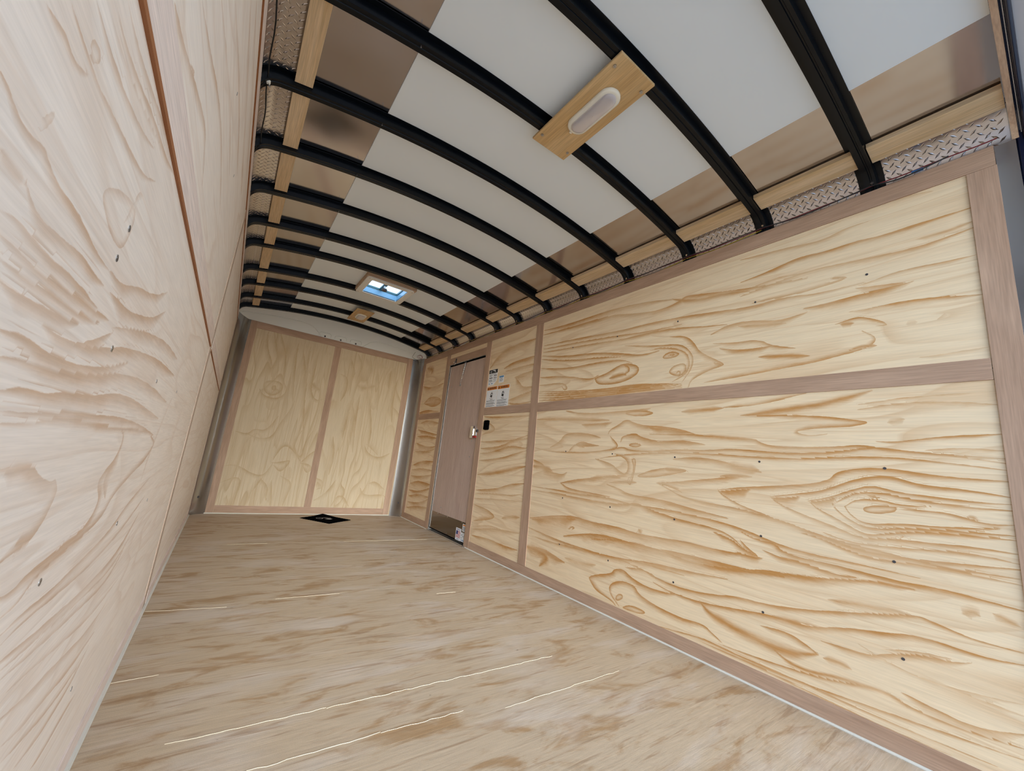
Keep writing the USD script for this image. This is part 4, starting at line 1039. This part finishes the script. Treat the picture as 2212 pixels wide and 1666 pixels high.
# ---------------------------------------------------------------- lamp boards and dome lamps
def lamp(y0, y1, x0, x1, name_lab, lamp_lab, sx, sy, r, dy=0.0):
    z0 = roof_at(W / 2, 0) - 0.003
    t = thing('mounting_board', name_lab, 'board', loc=((x0 + x1) / 2, (y0 + y1) / 2, z0))
    hx, hy = (x1 - x0) / 2, (y1 - y0) / 2
    obj('board', box(-hx, hx, -hy, hy, -0.010, 0.0, 0.001), M_BOARD, t)
    for a in (-1, 1):
        for b in (-1, 1):
            obj('screw', disc((a * (hx - 0.018), b * (hy - 0.045), -0.0105), (1, 0, 0), (0, 1, 0), (0, 0, -1), 0.0062, 0.003), M_SCREW, t)
    l = thing('dome_lamp', lamp_lab, 'lamp', group=None, loc=((x0 + x1) / 2 + 0.004, (y0 + y1) / 2 - dy, z0 - 0.0105))
    out = rrect(2 * sx, 2 * sy, r)
    steps = [(0.0, 0.0), (0.0, 0.006), (0.003, 0.010), (0.008, 0.012), (0.0145, 0.012)]
    rings = [np.array(out.buffer(-d).exterior.coords)[:-1] for d, h in steps]
    n = 72
    rs = []
    for ring, (d, h) in zip(rings, steps):
        ls = sg.LinearRing(ring)
        p0 = ls.project(sg.Point(10, 0))
        pts = [ls.interpolate(((k / n)) % 1.0, normalized=True) for k in range(n)]
        pts = np.array([[p.x, p.y] for p in pts])
        rs.append(np.c_[pts, np.full(n, -h)])
    V = np.vstack(rs); k = len(rs)
    i, j = np.meshgrid(np.arange(k - 1), np.arange(n), indexing='ij')
    q = np.stack([i * n + j, i * n + (j + 1) % n, (i + 1) * n + (j + 1) % n, (i + 1) * n + j], -1).reshape(-1, 4)
    f = np.vstack([q[:, [0, 1, 2]], q[:, [0, 2, 3]]])
    obj('housing', trimesh.Trimesh(V, f[:, ::-1], process=False), M_IVORY, l, smooth=50)
    inn = out.buffer(-0.0145)
    ls = sg.LinearRing(inn.exterior.coords)
    base = np.array([[p.x, p.y] for p in (ls.interpolate(k / n, normalized=True) for k in range(n))])
    rs = []
    for s_, h in ((1, 0.010), (1.0, 0.013), (0.95, 0.0185), (0.86, 0.0215), (0.6, 0.023), (0.02, 0.0235)):
        rs.append(np.c_[base * s_ if True else base, np.full(n, -h)])
    V = np.vstack(rs); k = len(rs)
    i, j = np.meshgrid(np.arange(k - 1), np.arange(n), indexing='ij')
    q = np.stack([i * n + j, i * n + (j + 1) % n, (i + 1) * n + (j + 1) % n, (i + 1) * n + j], -1).reshape(-1, 4)
    obj('lens', trimesh.Trimesh(V, np.vstack([q[:, [0, 1, 2]], q[:, [0, 2, 3]]])[:, ::-1], process=False), M_LENS, l, smooth=50)
    obj('release_tab', box(-0.006, 0.006, sy - 0.004, sy + 0.006, -0.008, 0.0, 0.001), M_IVORY, l)


lamp(0.893, 1.372, 0.962, 1.145, 'large plywood lamp board screwed under two near roof bows', 'long oval ivory dome lamp on the large near board', 0.044, 0.122, 0.0435, 0.022)
lamp(4.245, 4.675, 0.967, 1.142, 'small looking plywood lamp board beyond the roof vent', 'short ivory dome lamp on the far board beyond the vent', 0.050, 0.085, 0.040)

# ---------------------------------------------------------------- roof vent
vz = roof_at(W / 2, 0)
vx, vy = 1.034, 3.580
vt = thing('roof_vent', 'white framed crank roof vent letting in blue daylight', 'roof vent', loc=(vx, vy, vz))
fl = rrect(0.412, 0.412, 0.03).difference(rrect(0.315, 0.315, 0.012))
obj('flange', frame3(extr(fl, 0.010), (0, 0, -0.012), (1, 0, 0), (0, 1, 0), (0, 0, 1)), M_WHITEP, vt)
well = rrect(0.325, 0.325, 0.014).difference(rrect(0.315, 0.315, 0.012))
obj('well', frame3(extr(well, 0.058), (0, 0, -0.008), (1, 0, 0), (0, 1, 0), (0, 0, 1)), M_WELL, vt)
wood = sg.box(-0.214, -0.214, 0.214, 0.214).difference(sg.box(-0.166, -0.166, 0.166, 0.166))
obj('wood_frame', frame3(extr(wood, 0.036), (0, 0, -0.001), (1, 0, 0), (0, 1, 0), (0, 0, 1)), M_PINE_X, vt)
lidm = [box(-0.175, 0.175, -0.175, 0.175, 0.070, 0.073)]
obj('lid', cat_(lidm), M_LID, vt)
rim = sg.box(-0.175, -0.175, 0.175, 0.175).difference(sg.box(-0.150, -0.150, 0.150, 0.150))
obj('lid_rim', frame3(extr(rim, 0.016), (0, 0, 0.0505), (1, 0, 0), (0, 1, 0), (0, 0, 1)), M_TEAL, vt)
obj('crank_arm', cat_([box(-0.017, 0.017, -0.150, 0.150, 0.052, 0.064)]), M_TEAL, vt)
obj('crank_shaft', frame3(trimesh.creation.cylinder(0.008, 0.036, sections=12), (0.0, 0.02, 0.034), (1, 0, 0), (0, 1, 0), (0, 0, 1)), M_ALU, vt)
kn = sg.Polygon([((0.021 + 0.004 * math.cos(6 * a)) * math.cos(a), (0.021 + 0.004 * math.cos(6 * a)) * math.sin(a)) for a in np.linspace(0, 2 * np.pi, 60)[:-1]])
obj('crank_knob', frame3(extr(kn, 0.016), (0.0, 0.02, 0.004), (1, 0, 0), (0, 1, 0), (0, 0, 1)), plain('knob_brown', (0.07, 0.05, 0.045), 0.5), vt)
for a in (-1, 1):
    for b in (-1, 1):
        obj('screw', disc((a * 0.185, b * 0.185, -0.0125), (1, 0, 0), (0, 1, 0), (0, 0, -1), 0.004), M_SCREW, vt)

# ---------------------------------------------------------------- side door
dr = thing('door_1', 'narrow luan side door with kick plate and latch', 'door', kind='structure')
DX = W + 0.012
obj('door_panel', box(DX, DX + 0.02, 3.418, 4.172, 0.034, 1.785, 0.001), M_DOORLUAN, dr)
jm = cat_([box(W + 0.001, W + 0.045, 4.187, 4.200, 0.012, 1.806), box(W + 0.001, W + 0.045, 3.412, 3.417, 0.012, 1.806), box(W + 0.001, W + 0.045, 3.412, 4.2, 1.799, 1.806)])
obj('door_frame', jm, M_ALU, dr)
obj('gasket', cat_([box(W + 0.006, W + 0.03, 4.176, 4.186, 0.03, 1.798), box(W + 0.006, W + 0.03, 3.417, 4.186, 1.788, 1.798), box(W + 0.010, W + 0.03, 3.417, 4.186, 0.026, 0.033)]), M_GASKET, dr)
obj('hinge_edge', box(W + 0.004, W + 0.03, 4.1725, 4.1755, 0.034, 1.785), M_ALU, dr)
obj('threshold', box(W - 0.012, W + 0.045, 3.40, 4.20, 0.0, 0.012, 0.002), M_ALU, dr)
kp = obj('kick_plate', box(DX - 0.0016, DX, 3.422, 4.170, 0.036, 0.203), M_KICK, dr)
for y in (3.50, 3.80, 4.02):
    obj('screw', disc((DX - 0.0016, y, 0.197), (0, 1, 0), (0, 0, 1), (-1, 0, 0), 0.004), M_SCREW, kp)
obj('screw', disc((DX - 0.0016, 3.78, 0.046), (0, 1, 0), (0, 0, 1), (-1, 0, 0), 0.004), M_SCREW, kp)
for y, z in ((4.135, 0.262), (3.975, 0.262), (4.10, 1.545), (3.90, 1.545), (3.513, 0.955), (3.515, 0.80)):
    obj('rivet', disc((DX, y, z), (0, 1, 0), (0, 0, 1), (-1, 0, 0), 0.007, 0.003), M_SCREW, dr)
la = obj('latch', cat_([box(DX - 0.030, DX, 3.462, 3.512, 0.975, 1.095, 0.004), box(DX - 0.020, DX, 3.42, 3.462, 1.0, 1.07, 0.003)]), M_CHROME, dr)
obj('latch_bolt', box(DX - 0.022, DX, 3.385, 3.42, 1.035, 1.06, 0.002), M_SCREWD, la)
obj('lock_slide', box(DX - 0.024, DX - 0.004, 3.41, 3.46, 0.982, 0.998, 0.002), M_REDP, la)

# door stop chain
ch = thing('door_chain', 'thin door stop chain and spring hanging on the side door', 'chain')
P0, P1, P2 = np.array([DX - 0.012, 3.817, 1.775]), np.array([DX - 0.014, 3.853, 1.645]), np.array([DX - 0.008, 3.897, 1.550])
tt = np.linspace(0, 1, 220)[:, None]
ax_ = (P1 - P0) / np.linalg.norm(P1 - P0); e1 = np.array([1.0, 0, 0]); e2 = np.cross(ax_, e1)
spr = P0 + (P1 - P0) * tt + 0.009 * (np.cos(tt * 2 * np.pi * 20) * e1 + np.sin(tt * 2 * np.pi * 20) * e2)
obj('spring', tube(spr, 0.0024, 5), M_CHROME, ch, smooth=True)
for k in range(7):
    c = P1 + (P2 - P1) * (k + 0.5) / 7
    a = np.linspace(0, 2 * np.pi, 13)[:, None]
    d1 = (P2 - P1) / np.linalg.norm(P2 - P1); d2 = np.array([1.0, 0, 0]) if k % 2 else np.cross(d1, [1.0, 0, 0])
    obj('chain_link', tube(c + 0.010 * np.cos(a) * d1 + 0.0065 * np.sin(a) * d2, 0.0022, 5), M_CHROME, ch, smooth=True)
obj('eye_plate', box(DX - 0.006, DX, 3.885, 3.91, 1.535, 1.556, 0.001), M_SCREW, ch)
obj('top_bracket', box(DX - 0.018, W + 0.002, 3.80, 3.835, 1.776, 1.792, 0.002), M_SCREWD, ch)
hk = thing('wire_hook', 'small bent wire hook over the top of the side door', 'hook')
a = np.linspace(0, 1.6 * np.pi, 16)
obj('hook_wire', tube(np.c_[np.full(16, W - 0.006), 4.075 + 0.022 * np.cos(a), 1.812 + 0.022 * np.sin(a)], 0.0028, 6), M_CHROME, hk, smooth=True)
obj('hook_plate', box(W - 0.004, W - 0.0002, 4.035, 4.06, 1.815, 1.862, 0.001), M_SCREWD, hk)

# black side vent on the wall
sv = thing('side_vent', 'small black plastic vent cover on plywood right of the latch', 'vent cover')
p = rrect(0.080, 0.088, 0.014)
obj('cover', frame3(extr(p, 0.012), (XR, 3.250, 1.100), (0, 1, 0), (0, 0, 1), (-1, 0, 0)), M_GASKET, sv)
obj('louvre', cat_([box(XR - 0.0145, XR - 0.012, 3.220, 3.280, z, z + 0.005) for z in (1.072, 1.086, 1.100, 1.114, 1.126)]), M_GASKET, sv)

# ---------------------------------------------------------------- labels on wall and door
def sticker(name, label, cat, xp, yc, zc, w, h, build, poly=None, group=None):
    """yc, zc centre; local u runs to the right as seen from inside (towards -y), v up"""
    t = thing(name, label, cat, group)
    o = np.array([xp, yc, zc])
    U, Vv, N = np.array([0, -1.0, 0]), np.array([0, 0, 1.0]), np.array([-1.0, 0, 0])
    poly = poly or sg.box(-w / 2, -h / 2, w / 2, h / 2)
    obj('paper', frame3(extr(poly, 0.0006), o, U, Vv, N), M_PAPER, t)

    def put(nm, pol, m, lift=0.0006):
        if isinstance(pol, trimesh.Trimesh):
            mm = pol
        else:
            mm = extr(pol, 0.0003)
        obj(nm, frame3(mm, o + N * lift, U, Vv, N), m, t, kind='stuff' if nm == 'print' else None)
    build(put, w, h)
    return t


def lines(x0, x1, ys, th=0.0028, seed=0):
    r = random.Random(seed)
    return sg.MultiPolygon([sg.box(x0, y - th / 2, x1 - r.random() * 0.25 * (x1 - x0), y + th / 2) for y in ys])


def txt(s, hgt, cx, cy, bold=True):
    m = meshkit.text_mesh(s, hgt, 0.0003, bold)
    b = m.bounds.mean(0)
    m.apply_translation((cx - b[0], cy - b[1], 0))
    return m


def warn(put, w, h):
    put('header', sg.box(-w / 2 + 0.004, h / 2 - 0.034, w / 2 - 0.004, h / 2 - 0.004), M_ORANGE)
    put('header_text', txt('WARNING', 0.015, 0.010, h / 2 - 0.019), M_INK, 0.0009)
    put('alert_mark', sg.Polygon([(-w / 2 + 0.012, h / 2 - 0.028), (-w / 2 + 0.034, h / 2 - 0.028), (-w / 2 + 0.023, h / 2 - 0.010)]), M_INK, 0.0009)
    body = sg.Polygon([(-0.020, -0.010), (0.010, -0.018), (0.018, 0.024), (-0.012, 0.030)]).difference(sg.Polygon([(-0.008, 0.008), (0.008, 0.004), (0.011, 0.018), (-0.005, 0.022)]))
    put('pictogram', sg.MultiPolygon([body, sg.box(-0.002, 0.030, 0.004, 0.038), sg.Polygon([(-0.03, -0.03), (-0.012, -0.026), (-0.014, -0.031)]), sg.Polygon([(0.0, -0.024), (0.022, -0.038), (0.016, -0.040)]), sg.Polygon([(-0.012, -0.036), (0.004, -0.030), (0.002, -0.040)])]), M_INK)
    put('print', sg.MultiPolygon(list(lines(-w / 2 + 0.008, w / 2 - 0.01, [-0.030 - h * 0.0 - 0.0075 * k for k in range(2, 4)], 0.003, 1).geoms) + list(lines(-w / 2 + 0.018, w / 2 - 0.01, [-0.060 - 0.0045 * k for k in range(0, 5)], 0.0026, 2).geoms)), M_GREY)


def warn2(put, w, h):
    put('header', sg.box(-w / 2 + 0.004, h / 2 - 0.034, w / 2 - 0.004, h / 2 - 0.004), M_ORANGE)
    put('header_text', txt('WARNING', 0.016, 0.012, h / 2 - 0.019), M_INK, 0.0009)
    put('alert_mark', sg.Polygon([(-w / 2 + 0.014, h / 2 - 0.028), (-w / 2 + 0.036, h / 2 - 0.028), (-w / 2 + 0.025, h / 2 - 0.010)]), M_INK, 0.0009)
    s = 1.0
    body = sg.Polygon([(-0.020, -0.002), (0.010, -0.010), (0.018, 0.032), (-0.012, 0.038)]).difference(sg.Polygon([(-0.008, 0.016), (0.008, 0.012), (0.011, 0.026), (-0.005, 0.030)]))
    put('pictogram', sg.MultiPolygon([body, sg.box(-0.002, 0.038, 0.004, 0.046), sg.Polygon([(-0.03, -0.02), (-0.012, -0.016), (-0.014, -0.022)]), sg.Polygon([(0.0, -0.014), (0.022, -0.026), (0.016, -0.029)]), sg.Polygon([(-0.012, -0.026), (0.004, -0.020), (0.002, -0.030)])]), M_INK)
    ys = [-0.036, -0.041, -0.046, -0.0555, -0.060, -0.0645, -0.069, -0.0735, -0.083, -0.0875, -0.092]
    put('print', lines(-w / 2 + 0.010, w / 2 - 0.012, ys, 0.0027, 3), M_GREY)


def info(put, w, h):
    put('banner', sg.box(-w / 2 + 0.001, h / 2 - 0.036, w / 2 - 0.004, h / 2 - 0.001), M_INK)
    put('emblem', sg.MultiPolygon([sg.Point(-w / 2 + 0.035, h / 2 - 0.020).buffer(0.010, 8).difference(sg.Point(-w / 2 + 0.035, h / 2 - 0.020).buffer(0.006, 8)),
                                   sg.Polygon([(-0.02, h / 2 - 0.004), (0.03, h / 2 - 0.008), (0.045, h / 2 - 0.028), (0.01, h / 2 - 0.016)])]), M_PAPER, 0.0009)
    put('bold_print', sg.MultiPolygon([sg.box(-w / 2 + 0.012, -0.008, -0.006, -0.001), sg.box(0.014, 0.012, w / 2 - 0.012, 0.018), sg.box(0.016, -0.010, w / 2 - 0.010, -0.005)]), M_INK)
    put('print', sg.MultiPolygon(list(lines(-w / 2 + 0.01, w / 2 - 0.02, [h / 2 - 0.046], 0.003, 4).geoms) + list(lines(-w / 2 + 0.012, -0.004, [0.024, 0.019, 0.014, 0.009], 0.0022, 5).geoms)
                                 + list(lines(-w / 2 + 0.012, 0.0, [-0.020, -0.025, -0.030, -0.035, -0.040], 0.0026, 6).geoms) + list(lines(0.012, w / 2 - 0.012, [0.027, 0.003, -0.018, -0.026, -0.034, -0.042], 0.0024, 7).geoms)), M_GREY)
    put('blue_mark', sg.box(-w / 2 + 0.014, -h / 2 + 0.012, -w / 2 + 0.030, -h / 2 + 0.020), M_BLUE)
    put('blue_mark', sg.box(-0.016, -h / 2 + 0.013, 0.004, -h / 2 + 0.021), M_BLUE)


def notice(put, w, h):
    put('header', sg.box(-w / 2 + 0.004, h / 2 - 0.018, w / 2 - 0.004, h / 2 - 0.003), M_BLUE)
    put('print', lines(-w / 2 + 0.010, w / 2 - 0.010, [0.010 - 0.005 * k for k in range(7)], 0.0024, 8), M_GREY)


w_, h_ = 0.148, 0.152
cutp = sg.Polygon([(-w_ / 2, -h_ / 2 - 0.004), (0.018, -h_ / 2), (w_ / 2 - 0.004, -0.036), (w_ / 2, h_ / 2 - 0.006), (0.02, h_ / 2 + 0.002), (-w_ / 2, h_ / 2)])
sticker('information_label', 'torn white information label with black banner, above the orange warnings', 'label', XR - 0.0002, 3.240, 1.552, w_, h_, info, cutp)
sticker('notice_label', 'smallest wall label, white with a blue header strip', 'label', XR - 0.0002, 3.092, 1.520, 0.078, 0.066, notice)
sticker('warning_label', 'orange headed warning label nearer the side door', 'label', XR - 0.0002, 3.230, 1.366, 0.176, 0.196, warn2)
sticker('warning_label', 'orange headed warning label farther from the side door', 'label', XR - 0.0002, 3.042, 1.363, 0.190, 0.196, warn2)


def flag(put, w, h):
    put('text', txt('MADE IN', 0.011, 0, h / 2 - 0.012), M_NAVY)
    put('text', txt('U.S.A.', 0.010, 0, -h / 2 + 0.012), M_NAVY)
    y0, y1 = -h / 2 + 0.024, h / 2 - 0.024
    st = (y1 - y0) / 13
    put('stripes', sg.MultiPolygon([sg.box(-w / 2 + 0.010, y0 + 2 * k * st, w / 2 - 0.010, y0 + (2 * k + 1) * st) for k in range(7)]), M_RED)
    put('canton', sg.box(-w / 2 + 0.010, y0 + 6 * st, -w / 2 + 0.010 + 0.42 * (w - 0.02), y1), M_NAVY, 0.0008)


def rings(put, w, h):
    rr = []
    for cx, cy in ((-0.028, 0.004), (0.0, 0.020), (0.028, 0.0)):
        e = sg.Point(0, 0).buffer(1, 12)
        from shapely import affinity
        rr.append(affinity.translate(affinity.scale(e, 0.016, 0.017), cx, cy).difference(affinity.translate(affinity.scale(e, 0.012, 0.013), cx, cy)))
    put('ring_marks', sg.MultiPolygon(rr), M_GREY)
    put('print', lines(-w / 2 + 0.012, w / 2 - 0.008, [-0.024, -0.030], 0.004, 9), M_BLUE)


def smallwarn(put, w, h):
    put('header', sg.box(-w / 2 + 0.006, h / 2 - 0.016, w / 2 - 0.006, h / 2 - 0.005), M_ORANGE)
    put('print', lines(-w / 2 + 0.010, w / 2 - 0.010, [0.008 - 0.005 * k for k in range(7)], 0.003, 10), M_GREY)


KX = DX - 0.0018
sticker('flag_sticker', 'MADE IN U.S.A. flag sticker on the door kick plate', 'sticker', KX, 3.547, 0.083, 0.100, 0.108, flag)
sticker('ring_sticker', 'white sticker with three grey rings at the kick plate corner', 'sticker', KX, 3.452, 0.072, 0.082, 0.080, rings)
sticker('caution_sticker', 'small orange topped caution sticker above the ring sticker', 'sticker', KX, 3.448, 0.155, 0.066, 0.066, smallwarn)

# ---------------------------------------------------------------- rubber mat on the floor
mt = thing('floor_mat', 'black square rubber mat lying by the front wall', 'mat')
c4 = np.array([(0.921, 4.864), (1.144, 4.539), (1.402, 4.753), (1.179, 5.078)])
S, T = np.meshgrid(np.linspace(0, 1, 24), np.linspace(0, 1, 24), indexing='ij')


def on_mat(s, t, dz=0.0):
    s, t = np.asarray(s, float), np.asarray(t, float)
    p = (c4[0][:, None] * ((1 - s) * (1 - t)).ravel() + c4[1][:, None] * ((1 - s) * t).ravel() + c4[2][:, None] * (s * t).ravel() + c4[3][:, None] * (s * (1 - t)).ravel()).T
    z = 0.004 + 0.012 * (np.clip(s - 0.6, 0, 1) * np.clip(0.5 - t, 0, 1) * 4).ravel() + dz
    return np.c_[p, z]


Vm = np.vstack([on_mat(S.ravel(), T.ravel()), on_mat(S.ravel(), T.ravel(), -0.0035)])
i = np.arange(576).reshape(24, 24)
q = np.stack([i[:-1, :-1], i[1:, :-1], i[1:, 1:], i[:-1, 1:]], -1).reshape(-1, 4)
f = np.vstack([q[:, [0, 1, 2]], q[:, [0, 2, 3]]])
rim = np.r_[i[0, :], i[1:, -1], i[-1, -2::-1], i[-2:0:-1, 0]]
sd = np.array([[a, b, b + 576] for a, b in zip(rim, np.roll(rim, -1))] + [[a, b + 576, a + 576] for a, b in zip(rim, np.roll(rim, -1))])
obj('mat_sheet', trimesh.Trimesh(Vm, np.vstack([f, f[:, ::-1] + 576, sd]), process=False), M_GASKET, mt)


def mat_patch(poly):
    v, f = trimesh.creation.triangulate_polygon(poly, engine='earcut')
    return trimesh.Trimesh(on_mat(v[:, 0], v[:, 1], 0.0006), f, process=False)


obj('printed_mark', cat_([mat_patch(sg.Polygon(p)) for p in ([(0.42, 0.52), (0.62, 0.50), (0.66, 0.62), (0.50, 0.66)], [(0.60, 0.34), (0.72, 0.50), (0.68, 0.56), (0.56, 0.40)], [(0.40, 0.30), (0.58, 0.36), (0.50, 0.42)])]
                         + [mat_patch(sg.Point(0.40, 0.36).buffer(0.10, 8).difference(sg.Point(0.40, 0.36).buffer(0.075, 8)))]), plain('mat_print', (0.22, 0.23, 0.25), 0.5), mt)

# ---------------------------------------------------------------- wiring along the roof edges
def run(ys, x, z, sag, seed, k=8):
    r = random.Random(seed); pts = []
    for a, b in zip(ys[:-1], ys[1:]):
        d = sag * (0.4 + r.random())
        for t in np.linspace(0, 1, k, endpoint=False):
            pts.append((x + 0.003 * math.sin(9 * t + seed), a + (b - a) * t, z - d * 4 * t * (1 - t)))
    pts.append((x, ys[-1], z))
    return np.array(pts)


WX = W - 0.002
obj('red_wire', tube(run([0.19, *BOWS], WX, 2.026, 0.008, 1), 0.0021, 6), M_WRED, None, 'thin dark red wire clipped along the right roof edge', 'wire', smooth=True)
obj('black_wire', tube(run([0.30, *BOWS], WX - 0.011, 2.022, 0.013, 2), 0.0024, 6), M_WBLK, None, 'black wire sagging beside the red one along the right roof edge', 'wire', smooth=True)
obj('yellow_wire', tube(run(BOWS[1:], WX + 0.007, 2.020, 0.016, 3), 0.0022, 6), M_WYEL, None, 'yellow wire sagging between roof bows above the right wall', 'wire', smooth=True)
obj('wire_splice', tube([(WX - 0.002, 0.365, 2.014), (WX - 0.002, 0.380, 2.014), (WX - 0.002, 0.396, 2.015)], 0.0055, 10), M_CONN, None, 'small blue wire splice near the rear end of the right wall', 'wire splice', smooth=40)
lw = run([0.45, *BOWS[2:5]], 0.014, 2.060, 0.0015, 4)
obj('black_wire', tube(lw, 0.0024, 6), M_WBLK, None, 'black wire along the left roof edge over the left wall', 'wire', smooth=True)
cl = thing('wire_clip', 'white wire clip on the left end of a roof bow', 'clip')
obj('clip_body', box(0.009, 0.023, BOWS[3] - 0.009, BOWS[3] + 0.007, 2.047, 2.060, 0.003), M_WHITEP, cl)
obj('clip_nail', hex_screw((0.016, BOWS[3], 2.05), (1, 0, 0), (0, 1, 0), (0.5, 0, -0.86), 0.003, 0.012), M_SCREW, cl)
a = np.linspace(0, 4 * np.pi, 60)
obj('red_wire', tube(np.c_[1.985 + 0.030 * np.cos(a) + 0.004 * a / 6, 4.985 + 0.02 * np.sin(a * 0.5), 2.020 + 0.022 * np.sin(a)], 0.002, 6), M_WRED, None, 'coiled red wire in the corner of the white nose cap', 'wire', smooth=True)
obj('black_wire', tube([(1.915, 4.985, 2.065), (1.905, 5.01, 2.035), (1.90, 5.035, 2.005), (1.93, 5.02, 1.985), (1.965, 5.0, 1.97), (1.975, 4.985, 1.95), (1.98, 4.99, 1.92)], 0.002, 6), M_WBLK, None, 'loose black wire hanging below the right end of the white cap', 'wire', smooth=True)

# ---------------------------------------------------------------- rear frame at the open end
def arch(y0, y1, n0, n1, leg):
    return sweep_y([(y0, n0), (y1, n0), (y1, n1), (y0, n1)], leg)


rf = thing('steel_hoop', 'dark blue black steel hoop around the open rear end', 'hoop')
obj('wood_strip', arch(0.1455, 0.160, -0.002, 0.0375, 2.02), M_PINE_X, rf, 'pale wood strip')
obj('header', arch(0.127, 0.1445, 0.004, 0.0375, 2.03), M_HOOP, rf)
obj('hoop_tube', sweep_y([(0.1305 + 0.0065 * math.cos(t), -0.003 + 0.0065 * math.sin(t)) for t in np.linspace(0, 2 * np.pi, 13)[:-1]], 1.99), M_HOOP, rf, smooth=40)
obj('weather_strip', arch(0.1385, 0.1405, 0.000, 0.004, 2.03), plain('weather_strip_grey', (0.45, 0.40, 0.36), 0.6), rf)
for s in (1, -1):
    x0, x1 = (W + 0.004, W + 0.034) if s > 0 else (-0.034, -0.004)
    obj('jamb_sheet', box(x0, x1, 0.153, 0.1985, -0.02, 2.0), M_STEEL, rf, label=None)
    obj('post', box(x0, x1, 0.098, 0.1525, -0.1, 2.03, 0.004), M_HOOP, rf)
obj('sill', box(0, W, -0.05, -0.031, -0.12, 0.004), M_ALU, rf)
obj('canopy_panel', arch(-0.30, 0.1235, 0.006, 0.0375, 2.05), M_CANOPY, rf, 'plain grey canopy panel')
